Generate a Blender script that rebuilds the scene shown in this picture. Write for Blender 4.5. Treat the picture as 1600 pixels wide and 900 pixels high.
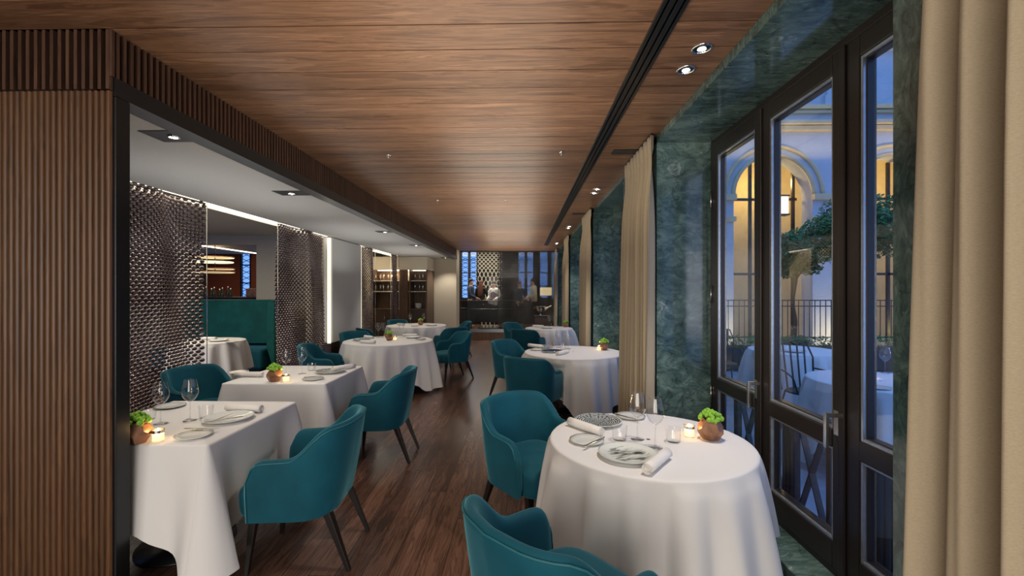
import bpy, bmesh, math, random
from math import pi, sin, cos, radians, atan2, sqrt, floor
from mathutils import Vector, Matrix
random.seed(7)
for o in list(bpy.data.objects): bpy.data.objects.remove(o, do_unlink=True)
C = bpy.context.scene.collection
scene = bpy.context.scene

# ------------------------------------------------------------------ camera
F, HC, YAW = 690.0, 1.55, radians(1.245)
cam_d = bpy.data.cameras.new('camera'); cam = bpy.data.objects.new('camera', cam_d); C.objects.link(cam)
cam_d.sensor_width = 36; cam_d.lens = F/1600*36; cam_d.shift_y = 4/1600
cam_d.clip_start = .05; cam_d.clip_end = 200
cam.location = (0, 0, HC); cam.rotation_euler = (pi/2, 0, YAW)
scene.camera = cam
# ------------------------------------------------------------------ world, dusk
SKY = (.115, .24, .58); SKY_S = 1.3
w = bpy.data.worlds.new('dusk'); scene.world = w; w.use_nodes = True
bg = w.node_tree.nodes['Background']; bg.inputs[0].default_value = (*SKY, 1); bg.inputs[1].default_value = SKY_S
scene.view_settings.view_transform = 'Standard'; scene.view_settings.look = 'None'
scene.view_settings.gamma = 1; scene.view_settings.use_curve_mapping = False
scene.view_settings.exposure = 0.85

def area(loc, rot, sx, sy, power, col=(1, .86, .7)):
    d = bpy.data.lights.new('area_light', 'AREA'); d.shape = 'RECTANGLE'; d.size = sx; d.size_y = sy
    d.energy = power; d.color = col
    o = bpy.data.objects.new('area_light', d); C.objects.link(o); o.location = loc; o.rotation_euler = rot
    return o
def spot(loc, power, ang=80, col=(1, .90, .78), tgt=None, blend=.6, rad=.03):
    d = bpy.data.lights.new('spot_light', 'SPOT'); d.energy = power; d.spot_size = radians(ang); d.spot_blend = blend
    d.color = col; d.shadow_soft_size = rad
    o = bpy.data.objects.new('spot_light', d); C.objects.link(o); o.location = loc
    if tgt:
        o.rotation_euler = (Vector(tgt)-Vector(loc)).to_track_quat('-Z', 'Y').to_euler()
    return o
def point(loc, power, col=(1, .7, .4), rad=.05):
    d = bpy.data.lights.new('point_light', 'POINT'); d.energy = power; d.color = col; d.shadow_soft_size = rad
    o = bpy.data.objects.new('point_light', d); C.objects.link(o); o.location = loc
    return o

# fill lamps added behind the camera, in place of unseen lit rooms
area((-1.6, -3.2, 1.5), (radians(97), 0, 0), 5.4, 2.0, 120, (1, .93, .86))
area((-1.2, -1.4, 2.72), (0, 0, 0), 4.5, 1.6, 22, (1, .93, .86))
# added soft uplights in mid-air, no real fixtures, to brighten the ceilings
for yy in (2.6, 6.2, 9.8, 13.0): area((-.35, yy, 1.95), (pi, 0, 0), 1.3, 2.6, 13, (1, .88, .72))
for yy in (4.2, 7.4, 10.6): area((-2.7, yy, 1.85), (pi, 0, 0), .9, 2.4, 2.6, (1, .98, .96))
# rooms beyond the mesh screens
area((-5.6, 5.0, 2.68), (0, 0, 0), 2.2, 3.6, 70, (1, .88, .7))
area((-7.2, 11.2, 2.95), (0, 0, 0), 2.4, 2.2, 30, (1, .75, .5))
area((-1.4, 15.6, 3.1), (0, 0, 0), 4.0, 1.8, 60, (1, .88, .72))
area((-4.4, 10.9, 2.7), (0, 0, 0), 1.4, 1.6, 22, (1, .85, .65))

ORD = ['leftmost', 'second', 'third', 'fourth', 'fifth', 'sixth', 'seventh', 'eighth', 'ninth', 'tenth', 'eleventh', 'twelfth', 'thirteenth']
# ------------------------------------------------------------------ helpers
def at(px, py, z=.757):
    """point of the photo on the horizontal plane at height z"""
    a = (px-800)/F; b = (454-py)/F
    t = (z-HC)/b
    return Vector((t*(-sin(YAW)+a*cos(YAW)), t*(cos(YAW)+a*sin(YAW)), z))
def tag(o, label=None, cat=None, group=None, kind=None):
    if label: o['label'] = label
    if cat: o['category'] = cat
    if group: o['group'] = group
    if kind: o['kind'] = kind
    return o
def empty(name, loc=(0, 0, 0), rz=0, label=None, cat=None, group=None):
    o = bpy.data.objects.new(name, None); C.objects.link(o); o.empty_display_size = .1
    o.location = loc; o.rotation_euler = (0, 0, rz)
    return tag(o, label, cat, group)
def copy_tree(o, parent=None):
    c = o.copy(); C.objects.link(c); c.parent = parent
    if parent: c.matrix_parent_inverse = o.matrix_parent_inverse.copy()
    for ch in list(KIDS.get(o.name, [])):
        k = copy_tree(ch, c); KIDS.setdefault(c.name, []).append(k)
    return c
KIDS = {}
class MB:
    def __init__(s): s.v = []; s.f = []; s.m = []; s.sm = []; s.cm = 0; s.csm = False
    def add(s, vs, fs, smooth=None):
        n = len(s.v); s.v += [tuple(v) for v in vs]
        for f in fs:
            s.f.append([i+n for i in f]); s.m.append(s.cm); s.sm.append(s.csm if smooth is None else smooth)
        return s
    def box(s, x0, x1, y0, y1, z0, z1):
        if x0 > x1: x0, x1 = x1, x0
        if y0 > y1: y0, y1 = y1, y0
        if z0 > z1: z0, z1 = z1, z0
        return s.add([(x0,y0,z0),(x1,y0,z0),(x1,y1,z0),(x0,y1,z0),(x0,y0,z1),(x1,y0,z1),(x1,y1,z1),(x0,y1,z1)],
            [(0,3,2,1),(4,5,6,7),(0,1,5,4),(1,2,6,5),(2,3,7,6),(3,0,4,7)], False)
    def bar(s, a, b, wa, ha, wb=None, hb=None, up=(0,0,1)):
        a, b = Vector(a), Vector(b); d = (b-a).normalized(); up = Vector(up)
        if abs(d.dot(up)) > .98: up = Vector((0,1,0)) if abs(d.y) < .9 else Vector((1,0,0))
        r = d.cross(up).normalized(); u = r.cross(d)
        wb = wa if wb is None else wb; hb = ha if hb is None else hb
        vs = []
        for p, ww, hh in ((a,wa,ha),(b,wb,hb)):
            for sx, sy in ((-1,-1),(1,-1),(1,1),(-1,1)): vs.append(p+r*sx*ww/2+u*sy*hh/2)
        return s.add(vs, [(0,1,2,3),(7,6,5,4),(0,4,5,1),(1,5,6,2),(2,6,7,3),(3,7,4,0)], False)
    def tube(s, pts, r, n=8, closed=False, caps=True, smooth=True):
        pts = [Vector(p) for p in pts]; N = len(pts); vs = []
        rr = r if isinstance(r, (list, tuple)) else [r]*N
        t0 = (pts[1]-pts[0]).normalized()
        ref = Vector((0,0,1)) if abs(t0.z) < .9 else Vector((1,0,0))
        nrm = t0.cross(ref).normalized()
        for i, p in enumerate(pts):
            if closed: t = (pts[(i+1)%N]-pts[i-1]).normalized()
            else: t = (pts[min(i+1,N-1)]-pts[max(i-1,0)]).normalized()
            nrm = (nrm - t*nrm.dot(t))
            nrm = nrm.normalized() if nrm.length > 1e-6 else t.orthogonal().normalized()
            bn = t.cross(nrm)
            for k in range(n):
                a = 2*pi*k/n; vs.append(p+nrm*cos(a)*rr[i]+bn*sin(a)*rr[i])
        fs = []
        for i in range(N if closed else N-1):
            for k in range(n):
                j = (i+1) % N
                fs.append((i*n+k, i*n+(k+1)%n, j*n+(k+1)%n, j*n+k))
        if caps and not closed:
            fs.append(tuple(range(n-1,-1,-1))); fs.append(tuple((N-1)*n+k for k in range(n)))
        return s.add(vs, fs, smooth)
    def lathe(s, prof, n=24, c=(0,0,0), smooth=True, sx=1, sy=1):
        vs = []; fs = []; cx, cy, cz = c; idx = []
        for r, z in prof:
            if r < 1e-6: idx.append([len(vs)]); vs.append((cx,cy,cz+z))
            else:
                idx.append(list(range(len(vs), len(vs)+n)))
                for k in range(n):
                    a = 2*pi*k/n; vs.append((cx+r*cos(a)*sx, cy+r*sin(a)*sy, cz+z))
        for A, B in zip(idx, idx[1:]):
            for k in range(n):
                k2 = (k+1) % n
                if len(A) == 1 and len(B) == 1: continue
                if len(A) == 1: fs.append((A[0], B[k2], B[k]))
                elif len(B) == 1: fs.append((A[k], A[k2], B[0]))
                else: fs.append((A[k], A[k2], B[k2], B[k]))
        return s.add(vs, fs, smooth)
    def grid(s, rows, closed_u=False, smooth=True):
        nr = len(rows); nc = len(rows[0]); vs = [p for r in rows for p in r]; fs = []
        for i in range(nr-1):
            for j in range(nc if closed_u else nc-1):
                k = (j+1) % nc
                fs.append((i*nc+j, i*nc+k, (i+1)*nc+k, (i+1)*nc+j))
        return s.add(vs, fs, smooth)
    def build(s, name, mat, parent=None, bevel=0, sub=0, label=None, kind=None, seg=2):
        me = bpy.data.meshes.new(name); me.from_pydata(s.v, [], s.f)
        for m in (mat if isinstance(mat, (list, tuple)) else [mat]): me.materials.append(m)
        me.polygons.foreach_set('use_smooth', s.sm); me.polygons.foreach_set('material_index', s.m)
        me.update()
        o = bpy.data.objects.new(name, me); C.objects.link(o)
        if parent is not None: o.parent = parent; KIDS.setdefault(parent.name, []).append(o)
        if bevel:
            b = o.modifiers.new('bevel', 'BEVEL'); b.width = bevel; b.segments = seg; b.limit_method = 'ANGLE'
            b.harden_normals = False
        if sub:
            b = o.modifiers.new('sub', 'SUBSURF'); b.levels = sub; b.render_levels = sub
        return tag(o, label, kind=kind)
def struct(name, mb, mat, parent=None, bevel=0, label=None):
    o = mb.build(name, mat, parent, bevel)
    if parent is None: o['kind'] = 'structure'
    if label: o['label'] = label
    return o

# ------------------------------------------------------------------ materials
class NT:
    def __init__(s, name):
        s.m = bpy.data.materials.new(name); s.m.use_nodes = True; s.t = s.m.node_tree
        s.b = s.t.nodes['Principled BSDF']; s.out = s.t.nodes['Material Output']
    def n(s, typ, **kw):
        nd = s.t.nodes.new(typ)
        for k, v in kw.items():
            if k.startswith('i_'):
                key = k[2:]; key = int(key) if key.isdigit() else key.replace('_', ' ')
                if isinstance(v, bpy.types.NodeSocket): s.t.links.new(v, nd.inputs[key])
                else: nd.inputs[key].default_value = v
            else: setattr(nd, k, v)
        return nd
    def math(s, op, a, b=0, c=None):
        kw = dict(i_0=a, i_1=b)
        if c is not None: kw['i_2'] = c
        return s.n('ShaderNodeMath', operation=op, **kw).outputs[0]
    def ramp(s, fac, stops):
        r = s.n('ShaderNodeValToRGB', i_0=fac); e = r.color_ramp.elements
        while len(e) > 1: e.remove(e[-1])
        e[0].position = stops[0][0]; e[0].color = (*stops[0][1], 1)
        for p, c in stops[1:]:
            k = e.new(p); k.color = (*c, 1)
        return r.outputs[0]
    def link(s, a, b): s.t.links.new(a, b)
    def set(s, **kw):
        for k, v in kw.items():
            key = k.replace('_', ' ')
            if isinstance(v, bpy.types.NodeSocket): s.link(v, s.b.inputs[key])
            else: s.b.inputs[key].default_value = (*v, 1) if isinstance(v, tuple) and len(v) == 3 else v
        return s
    def bump(s, h, strength=.3, dist=.002):
        b = s.n('ShaderNodeBump', i_Height=h, i_Strength=strength, i_Distance=dist)
        s.link(b.outputs[0], s.b.inputs['Normal'])
def plain(name, col, rough=.5, metal=0, var=.08, scale=30, bump=0, **kw):
    t = NT(name); co = t.n('ShaderNodeTexCoord').outputs['Object']
    nz = t.n('ShaderNodeTexNoise', i_Vector=co, i_Scale=float(scale), i_Detail=3.0).outputs[0]
    c = t.ramp(nz, [(.3, tuple(x*(1-var) for x in col)), (.7, tuple(min(1, x*(1+var)) for x in col))])
    t.set(Base_Color=c, Roughness=rough, Metallic=metal, **kw)
    if bump: t.bump(nz, bump)
    return t.m
def emis(name, col, s, base=(.8, .8, .8)):
    t = NT(name); t.set(Base_Color=base, Roughness=.5, Emission_Color=col, Emission_Strength=float(s)); return t.m
def wood(name, stops, rough=.4, grain='X', across='Y', pw=.2, plen=0, groove=0, tone=.3, bump=.15, sc=1.0):
    t = NT(name); sp = t.n('ShaderNodeSeparateXYZ', i_0=t.n('ShaderNodeTexCoord').outputs['Object'])
    ax = {'X': sp.outputs[0], 'Y': sp.outputs[1], 'Z': sp.outputs[2]}
    g, a = ax[grain], ax[across]; o3 = ax[({'X','Y','Z'}-{grain, across}).pop()]
    idx = t.math('FLOOR', t.math('DIVIDE', a, pw))
    r1 = t.n('ShaderNodeTexWhiteNoise', noise_dimensions='1D', i_W=idx).outputs[0]
    if plen:
        al = t.math('ADD', t.math('DIVIDE', g, plen), t.math('MULTIPLY', r1, 7.3))
        idx2 = t.math('FLOOR', al)
        rnd = t.n('ShaderNodeTexWhiteNoise', noise_dimensions='1D', i_W=t.math('ADD', t.math('MULTIPLY', idx, 17.13), t.math('MULTIPLY', idx2, 3.71))).outputs[0]
    else: rnd = r1
    v = t.n('ShaderNodeCombineXYZ', i_0=t.math('ADD', t.math('MULTIPLY', g, .9*sc), t.math('MULTIPLY', rnd, 31.0)),
            i_1=t.math('MULTIPLY', a, 11.0*sc), i_2=t.math('MULTIPLY', o3, 11.0*sc)).outputs[0]
    n1 = t.n('ShaderNodeTexNoise', i_Vector=v, i_Scale=1.6, i_Detail=5.0, i_Roughness=.6, i_Distortion=.7).outputs[0]
    v2 = t.n('ShaderNodeCombineXYZ', i_0=t.math('ADD', t.math('MULTIPLY', g, 3.0), t.math('MULTIPLY', rnd, 11.0)),
            i_1=t.math('MULTIPLY', a, 90.0), i_2=t.math('MULTIPLY', o3, 90.0)).outputs[0]
    n2 = t.n('ShaderNodeTexNoise', i_Vector=v2, i_Scale=1.5, i_Detail=3.0).outputs[0]
    # cathedral rings
    rings = t.math('SINE', t.math('MULTIPLY', n1, 42.0))
    f = t.math('ADD', t.math('ADD', t.math('MULTIPLY', n1, .62), t.math('MULTIPLY', n2, .28)), t.math('MULTIPLY', rings, .06))
    col = t.ramp(f, stops)
    br = t.math('ADD', t.math('MULTIPLY', rnd, tone), 1-tone/2)
    if groove:
        fr = t.math('FRACT', t.math('DIVIDE', a, pw)); e = t.math('MINIMUM', fr, t.math('SUBTRACT', 1.0, fr))
        k = t.math('GREATER_THAN', e, groove/pw)
        if plen:
            f2 = t.math('FRACT', al); e2 = t.math('MINIMUM', f2, t.math('SUBTRACT', 1.0, f2))
            k = t.math('MULTIPLY', k, t.math('GREATER_THAN', e2, groove/plen))
        br = t.math('MULTIPLY', br, t.math('ADD', t.math('MULTIPLY', k, .75), .25))
    hsv = t.n('ShaderNodeHueSaturation', i_Value=br, i_Color=col)
    t.set(Base_Color=hsv.outputs[0], Roughness=rough); t.bump(n2, bump, .001)
    return t.m
def marble(name):
    t = NT(name); co = t.n('ShaderNodeTexCoord').outputs['Object']
    big = t.n('ShaderNodeTexNoise', i_Vector=co, i_Scale=1.6, i_Detail=6.0, i_Distortion=1.2).outputs[0]
    mp = t.n('ShaderNodeMapping', i_Vector=co, i_Rotation=(.6, .5, .8), i_Scale=(1.0, 3.2, 1.6)).outputs[0]
    st = t.n('ShaderNodeTexNoise', i_Vector=mp, i_Scale=7.0, i_Detail=8.0, i_Roughness=.68, i_Distortion=1.4).outputs[0]
    f = t.math('ADD', t.math('MULTIPLY', big, .38), t.math('MULTIPLY', st, .62))
    col = t.ramp(f, [(.33, (.018, .034, .034)), (.45, (.055, .10, .094)), (.54, (.105, .175, .157)), (.66, (.20, .30, .27))])
    # dark crack veins
    v = t.n('ShaderNodeTexNoise', i_Vector=co, i_Scale=2.1, i_Detail=4.0, i_Distortion=2.5).outputs[0]
    vein = t.math('ABSOLUTE', t.math('SUBTRACT', v, .5))
    vk = t.ramp(vein, [(.0, (.25, .25, .25)), (.02, (1, 1, 1))])
    mix = t.n('ShaderNodeMix', data_type='RGBA', blend_type='MULTIPLY'); mix.inputs[0].default_value = .5
    t.link(col, mix.inputs[6]); t.link(vk, mix.inputs[7])
    # white calcite streaks
    mp2 = t.n('ShaderNodeMapping', i_Vector=co, i_Rotation=(.4, .9, .3), i_Scale=(1.0, 2.0, 1.3)).outputs[0]
    wv = t.n('ShaderNodeTexNoise', i_Vector=mp2, i_Scale=5.5, i_Detail=9.0, i_Roughness=.72, i_Distortion=2.0).outputs[0]
    wk = t.math('MULTIPLY', t.ramp(wv, [(.575, (0, 0, 0)), (.68, (1, 1, 1))]), t.ramp(big, [(.48, (0, 0, 0)), (.6, (1, 1, 1))]))
    mix2 = t.n('ShaderNodeMix', data_type='RGBA'); t.link(wk, mix2.inputs[0]); t.link(mix.outputs[2], mix2.inputs[6])
    mix2.inputs[7].default_value = (.42, .5, .46, 1)
    t.set(Base_Color=mix2.outputs[2], Roughness=.12, Specular_IOR_Level=.7)
    return t.m
def velvet(name, col, sh):
    t = NT(name); co = t.n('ShaderNodeTexCoord').outputs['Object']
    nz = t.n('ShaderNodeTexNoise', i_Vector=co, i_Scale=5.0, i_Detail=4.0).outputs[0]
    c = t.ramp(nz, [(.3, tuple(x*.82 for x in col)), (.7, tuple(x*1.2 for x in col))])
    t.set(Base_Color=c, Roughness=.75, Sheen_Weight=.55, Sheen_Roughness=.35, Sheen_Tint=(*sh, 1.0), Specular_IOR_Level=.25)
    fn = t.n('ShaderNodeTexNoise', i_Vector=co, i_Scale=400.0).outputs[0]; t.bump(fn, .15, .0006)
    return t.m
def fabric(name, col, scale=420, var=.06, rough=.85, aniso=1.0, trans=0.0, bump=.3):
    t = NT(name); co = t.n('ShaderNodeTexCoord').outputs['Object']
    mp = t.n('ShaderNodeMapping', i_Vector=co, i_Scale=(1, 1, aniso)).outputs[0]
    nz = t.n('ShaderNodeTexNoise', i_Vector=mp, i_Scale=float(scale), i_Detail=2.0).outputs[0]
    c = t.ramp(nz, [(.3, tuple(x*(1-var) for x in col)), (.7, tuple(min(1, x*(1+var)) for x in col))])
    t.set(Base_Color=c, Roughness=rough, Sheen_Weight=.15); t.bump(nz, bump, .0008)
    if trans:
        tr = t.n('ShaderNodeBsdfTranslucent', i_Color=(*col, 1)); mx = t.n('ShaderNodeMixShader', i_0=trans)
        t.link(t.b.outputs[0], mx.inputs[1]); t.link(tr.outputs[0], mx.inputs[2]); t.link(mx.outputs[0], t.out.inputs[0])
    return t.m
def thin_glass(name, tint=(.97, .98, .98), base=.02, mul=1.0, edge=False, rough=0.0):
    t = NT(name); t.t.nodes.remove(t.b)
    tr = t.n('ShaderNodeBsdfTransparent', i_Color=(*tint, 1)); gl = t.n('ShaderNodeBsdfGlossy', i_Roughness=rough)
    fc = t.n('ShaderNodeLayerWeight', i_Blend=.5).outputs[1]
    fr = t.math('ADD', t.math('MULTIPLY', t.math('POWER', fc, 5.0), .95), .045)
    k = t.math('MINIMUM', t.math('MULTIPLY', fr, mul), 1.0)
    if edge:
        lw = t.n('ShaderNodeLayerWeight', i_Blend=.35).outputs[1]
        cc = t.ramp(lw, [(0, (1, 1, 1)), (.55, (.93, .94, .94)), (.95, (.80, .82, .82))])
        t.link(cc, tr.inputs[0])
    mx = t.n('ShaderNodeMixShader', i_0=k); t.link(tr.outputs[0], mx.inputs[1]); t.link(gl.outputs[0], mx.inputs[2])
    t.link(mx.outputs[0], t.out.inputs[0]); return t.m

W1, W2, W3, W4 = (.052, .024, .013), (.13, .062, .034), (.22, .115, .065), (.31, .17, .10)
M = {}
M['ceil'] = wood('walnut_ceiling', [(.25, (.09, .042, .022)), (.42, (.175, .088, .046)), (.55, (.265, .14, .076)), (.7, (.36, .205, .115))], .42, 'X', 'Y', .218, tone=.35)
M['floor'] = wood('walnut_floor', [(.25, (.032, .016, .011)), (.42, (.085, .042, .027)), (.55, (.135, .07, .046)), (.72, (.20, .11, .075))], .27, 'Y', 'X', .145, 1.7, .0022, .6, .1)
M['rib'] = wood('ribbed_walnut', [(.25, (.045, .018, .006)), (.45, (.09, .038, .013)), (.7, (.14, .066, .024))], .45, 'Z', 'X', .04, tone=.2)
M['slat'] = wood('slat_walnut', [(.25, (.035, .015, .009)), (.45, (.07, .033, .02)), (.7, (.115, .058, .034))], .45, 'Z', 'Y', .039, tone=.25)
M['wood'] = wood('walnut_joinery', [(.25, (.05, .026, .014)), (.45, (.11, .06, .033)), (.7, (.18, .10, .06))], .4, 'Z', 'X', .4, tone=.1)
M['woodd'] = wood('dark_walnut', [(.25, (.02, .011, .008)), (.5, (.045, .025, .017)), (.7, (.075, .042, .028))], .4, 'Y', 'Z', .3, tone=.1)
M['black'] = plain('blackened_metal', (.012, .013, .015), .35, .3)
M['backing'] = plain('black_backing', (.008, .006, .005), .8)
M['white'] = plain('white_plaster', (.62, .62, .60), .7, var=.02)
M['cream'] = plain('cream_plaster', (.60, .54, .42), .6, var=.03)
M['panel'] = fabric('padded_panel_cloth', (.58, .57, .54), 300)
M['marble'] = marble('green_marble')
M['frame'] = plain('bronze_window_frame', (.020, .0145, .012), .35, .1, scale=8)
M['seal'] = plain('pale_glazing_bead', (.38, .42, .46), .25, .7)
M['glass'] = thin_glass('window_glass', (.93, .96, .97), mul=2.3)
M['clearglass'] = thin_glass('partition_glass', (.95, .97, .97), mul=.35)
M['shelfglass'] = thin_glass('cabinet_glassware', (.97, .97, .97), mul=6, edge=True, rough=.12)
M['drink'] = thin_glass('drinking_glass', (.99, .99, .99), mul=2.2, edge=True)
M['cloth'] = fabric('white_tablecloth', (.72, .715, .70), 600, .02, .8, bump=.12)
M['napkin'] = fabric('white_napkin', (.76, .74, .70), 500, .03, .85)
M['teal'] = velvet('teal_velvet', (.003, .072, .105), (.3, .8, .9))
M['teal2'] = velvet('dark_green_teal_velvet', (.005, .085, .08), (.2, .6, .55))
M['piping'] = plain('teal_stitching', (.01, .13, .16), .6)
M['leg'] = plain('black_wood_leg', (.010, .008, .007), .35)
M['curtain'] = fabric('linen_curtain', (.52, .43, .29), 160, .1, .85, 3.0, .18)
M['steel'] = plain('brushed_steel', (.62, .62, .6), .22, 1)
M['silver'] = plain('polished_silver', (.7, .69, .66), .14, 1)
M['china'] = plain('white_china', (.66, .69, .66), .12, var=.01)
M['copper'] = plain('copper_planter', (.30, .15, .085), .42, .35, .35, 22, .3)
M['lime'] = plain('lime_moss', (.22, .46, .04), .8, 0, .3, 120, .8)
M['iron'] = plain('wrought_iron', (.05, .045, .045), .5, .3)
M['wax'] = emis('glowing_wax', (1, .55, .18), 1.1, (.9, .8, .6))
M['flame'] = emis('flame', (1, .65, .25), 30)
M['led'] = emis('led_strip', (1, .88, .68), 2.2)
M['edge'] = emis('soft_edge_light', (1, .9, .66), .55)
M['lamp'] = emis('lamp_face', (1, .93, .8), 25)
M['shade'] = emis('lit_lamp_shade', (1, .78, .42), 1.0, (.9, .8, .6))
M['chrome'] = plain('chrome', (.6, .6, .6), .08, 1)
def mesh_metal(name, c1, c2, rough=.25):
    t = NT(name); co = t.n('ShaderNodeTexCoord').outputs['Object']
    nz = t.n('ShaderNodeTexNoise', i_Vector=co, i_Scale=2.2, i_Detail=2.0).outputs[0]
    t.set(Base_Color=t.ramp(nz, [(.35, c1), (.65, c2)]), Roughness=rough, Metallic=.9); return t.m
M['mesh'] = mesh_metal('pewter_link_mesh', (.13, .095, .09), (.26, .21, .205), .2)
M['meshd'] = mesh_metal('dark_link_mesh', (.02, .022, .025), (.06, .06, .065), .35)
M['skin'] = plain('skin', (.55, .33, .22), .5, var=.04, Subsurface_Weight=.1)
M['hair'] = plain('dark_hair', (.02, .013, .01), .5); M['auburn'] = plain('auburn_hair', (.10, .03, .012), .5)
M['navy'] = plain('navy_suit', (.03, .045, .08), .8); M['darkcloth'] = plain('black_cloth', (.012, .012, .014), .8)
M['shirt'] = plain('white_shirt', (.7, .7, .68), .8); M['vest'] = plain('maroon_vest', (.06, .02, .025), .8)
M['stone'] = plain('pale_facade', (.50, .52, .55), .8, 0, .05, 3)
M['sand'] = plain('cream_stone', (.62, .50, .30), .8, 0, .08, 3)
M['paver'] = plain('terrace_stone', (.34, .36, .40), .6, 0, .15, 5)
M['leaf'] = plain('tree_leaf', (.05, .17, .035), .5, 0, .5, 6)
M['bark'] = plain('bark', (.12, .08, .05), .8)
M['soil'] = plain('planter_box', (.03, .03, .035), .6)
M['rust'] = plain('rust_red_panel', (.24, .06, .02), .7)
M['bluec'] = plain('blue_china', (.02, .04, .09), .2)
M['bottle'] = plain('bottle_glass', (.05, .06, .04), .1, 0, .6, 15)
# plate with grey brushed ring ornament
def ringplate(name, c0, c1, mode):
    t = NT(name); co = t.n('ShaderNodeTexCoord').outputs['Object']; sp = t.n('ShaderNodeSeparateXYZ', i_0=co)
    x, y = sp.outputs[0], sp.outputs[1]
    r = t.math('SQRT', t.math('ADD', t.math('MULTIPLY', x, x), t.math('MULTIPLY', y, y)))
    if mode == 'ring':
        an = t.math('ARCTAN2', y, x)
        a = t.math('SINE', t.math('MULTIPLY', an, 26.0)); b = t.math('SINE', t.math('MULTIPLY', r, 520.0))
        nz = t.n('ShaderNodeTexNoise', i_Vector=co, i_Scale=110.0, i_Detail=2.0).outputs[0]
        f = t.math('ADD', t.math('MULTIPLY', t.math('ADD', t.math('MULTIPLY', a, b), b), .32), nz)
        c = t.ramp(f, [(.38, c0), (.50, c1)])
    else:
        mp = t.n('ShaderNodeMapping', i_Vector=co, i_Scale=(7, 26, 1), i_Rotation=(0, 0, .25)).outputs[0]
        nz = t.n('ShaderNodeTexNoise', i_Vector=mp, i_Scale=1.0, i_Detail=6.0, i_Roughness=.7, i_Distortion=.6).outputs[0]
        k = t.math('SUBTRACT', nz, t.math('MULTIPLY', t.math('POWER', t.math('MULTIPLY', r, 7.5), 6.0), -.5))
        c = t.ramp(k, [(.43, c0), (.56, c1)])
    t.set(Base_Color=c, Roughness=.15); return t.m
M['ring'] = ringplate('grey_ornament_glaze', (.60, .64, .62), (.03, .045, .05), 'ring')
M['brush'] = ringplate('charcoal_brush_glaze', (.03, .035, .03), (.68, .72, .67), 'brush')

# ------------------------------------------------------------------ dimensions
H = 2.80; XE = 1.094; XS = 1.335; XW = 1.53; XB = -1.96; YB = 2.07; ZL = 2.50; XM = -3.40; YG = 13.9
WIN = [(1.325, 3.60), (4.50, 6.77), (7.70, 9.95), (10.90, 13.15)]

# ------------------------------------------------------------------ floor and ceiling
f = MB(); f.box(-10.5, XS+.02, -4.2, YG, -.1, 0); struct('floor', f, M['floor'])
f = MB(); f.box(-4.2, 1.6, YG, 18, -.1, .235); struct('trim_1', f, M['wood'], label='raised floor of the far room')
c = MB()
y = 2.07-.218*28
while y < YG+.1:
    x0 = XB-.02 if y > YB-.01 else -5.2
    c.box(x0, XE, y+.003, y+.213, H, H+.02); y += .218
cb = c.build('ceiling', [M['ceil'], M['backing']], bevel=.0015, seg=1, kind='structure')
k = MB(); k.box(-5.3, XE, -4.2, YG, H+.018, H+.08); struct('trim_2', k, M['backing'])
# lower white ceiling on the left
c = MB(); c.box(XM, XB-.12, YB+.12, 13.3, ZL, ZL+.3); struct('trim_3', c, M['white'], label='low white ceiling over the left tables')
c = MB(); c.box(-10.5, XM-.12, YB+.12, 9.5, 2.75, 2.85); c.box(-5.3, XM-.12, 9.5, 13.4, 2.75, 2.85); struct('trim_4', c, M['white'])
c = MB(); c.box(-10.5, -5.3, 9.5, 14.5, 3.0, 3.1); struct('trim_5', c, M['cream'])
c = MB(); c.box(-4.2, 1.6, YG+.02, 18, 3.2, 3.3); struct('trim_6', c, M['black'])
# left beam: backing, slats, black band
b = MB(); b.box(XB-.12, XB-.022, YB+.02, 13.4, 2.5, H); struct('trim_7', b, M['backing'])
b = MB(); b.box(XB-.12, XB, YB+.022, 13.4, 2.49, 2.578); struct('trim_8', b, M['black'], label='black metal band under the slatted beam')
b = MB(); y = YB+.025
while y < 13.35:
    b.box(XB-.022, XB, y, y+.0165, 2.578, H); y += .039
b.box(XB-.022, XB+.001, YB, YB+.015, 2.578, H)
x = XB-.012
while x > -3.9:
    b.box(x-.0165, x, YB-.002, YB+.02, 2.515, H); x -= .039
struct('trim_9', b, M['slat'], label='vertical walnut slats along the ceiling beam')
# ribbed walnut wall facing the camera and black post
b = MB(); b.box(-5.2, XB-.03, YB+.02, YB+.045, 0, H); struct('wall_left', b, M['backing'])
b = MB(); x = XB-.012; vs = []
while x > -4.4:
    n = 6
    rows = []
    for z in (0.0, 2.51):
        rows.append([(x-.015+.0145*cos(pi*k/n), YB+.018-.014*sin(pi*k/n), z) for k in range(n+1)])
    b.grid(rows, smooth=True); x -= .03
struct('trim_10', b, M['rib'], label='ribbed walnut wall cladding at the left edge')
b = MB(); b.box(XB-.06, XB, YB+.022, YB+.1, 0, 2.489); struct('trim_11', b, M['black'], bevel=.003, label='black metal post at the end of the ribbed wall')
# room behind the camera
b = MB(); b.box(-5.3, 2.0, -4.3, -4.2, 0, H); struct('wall_back', b, M['wood'])
b = MB(); b.box(-5.3, -5.2, -4.2, YB+.1, 0, H); struct('wall_left_rear', b, M['wood'])

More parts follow.
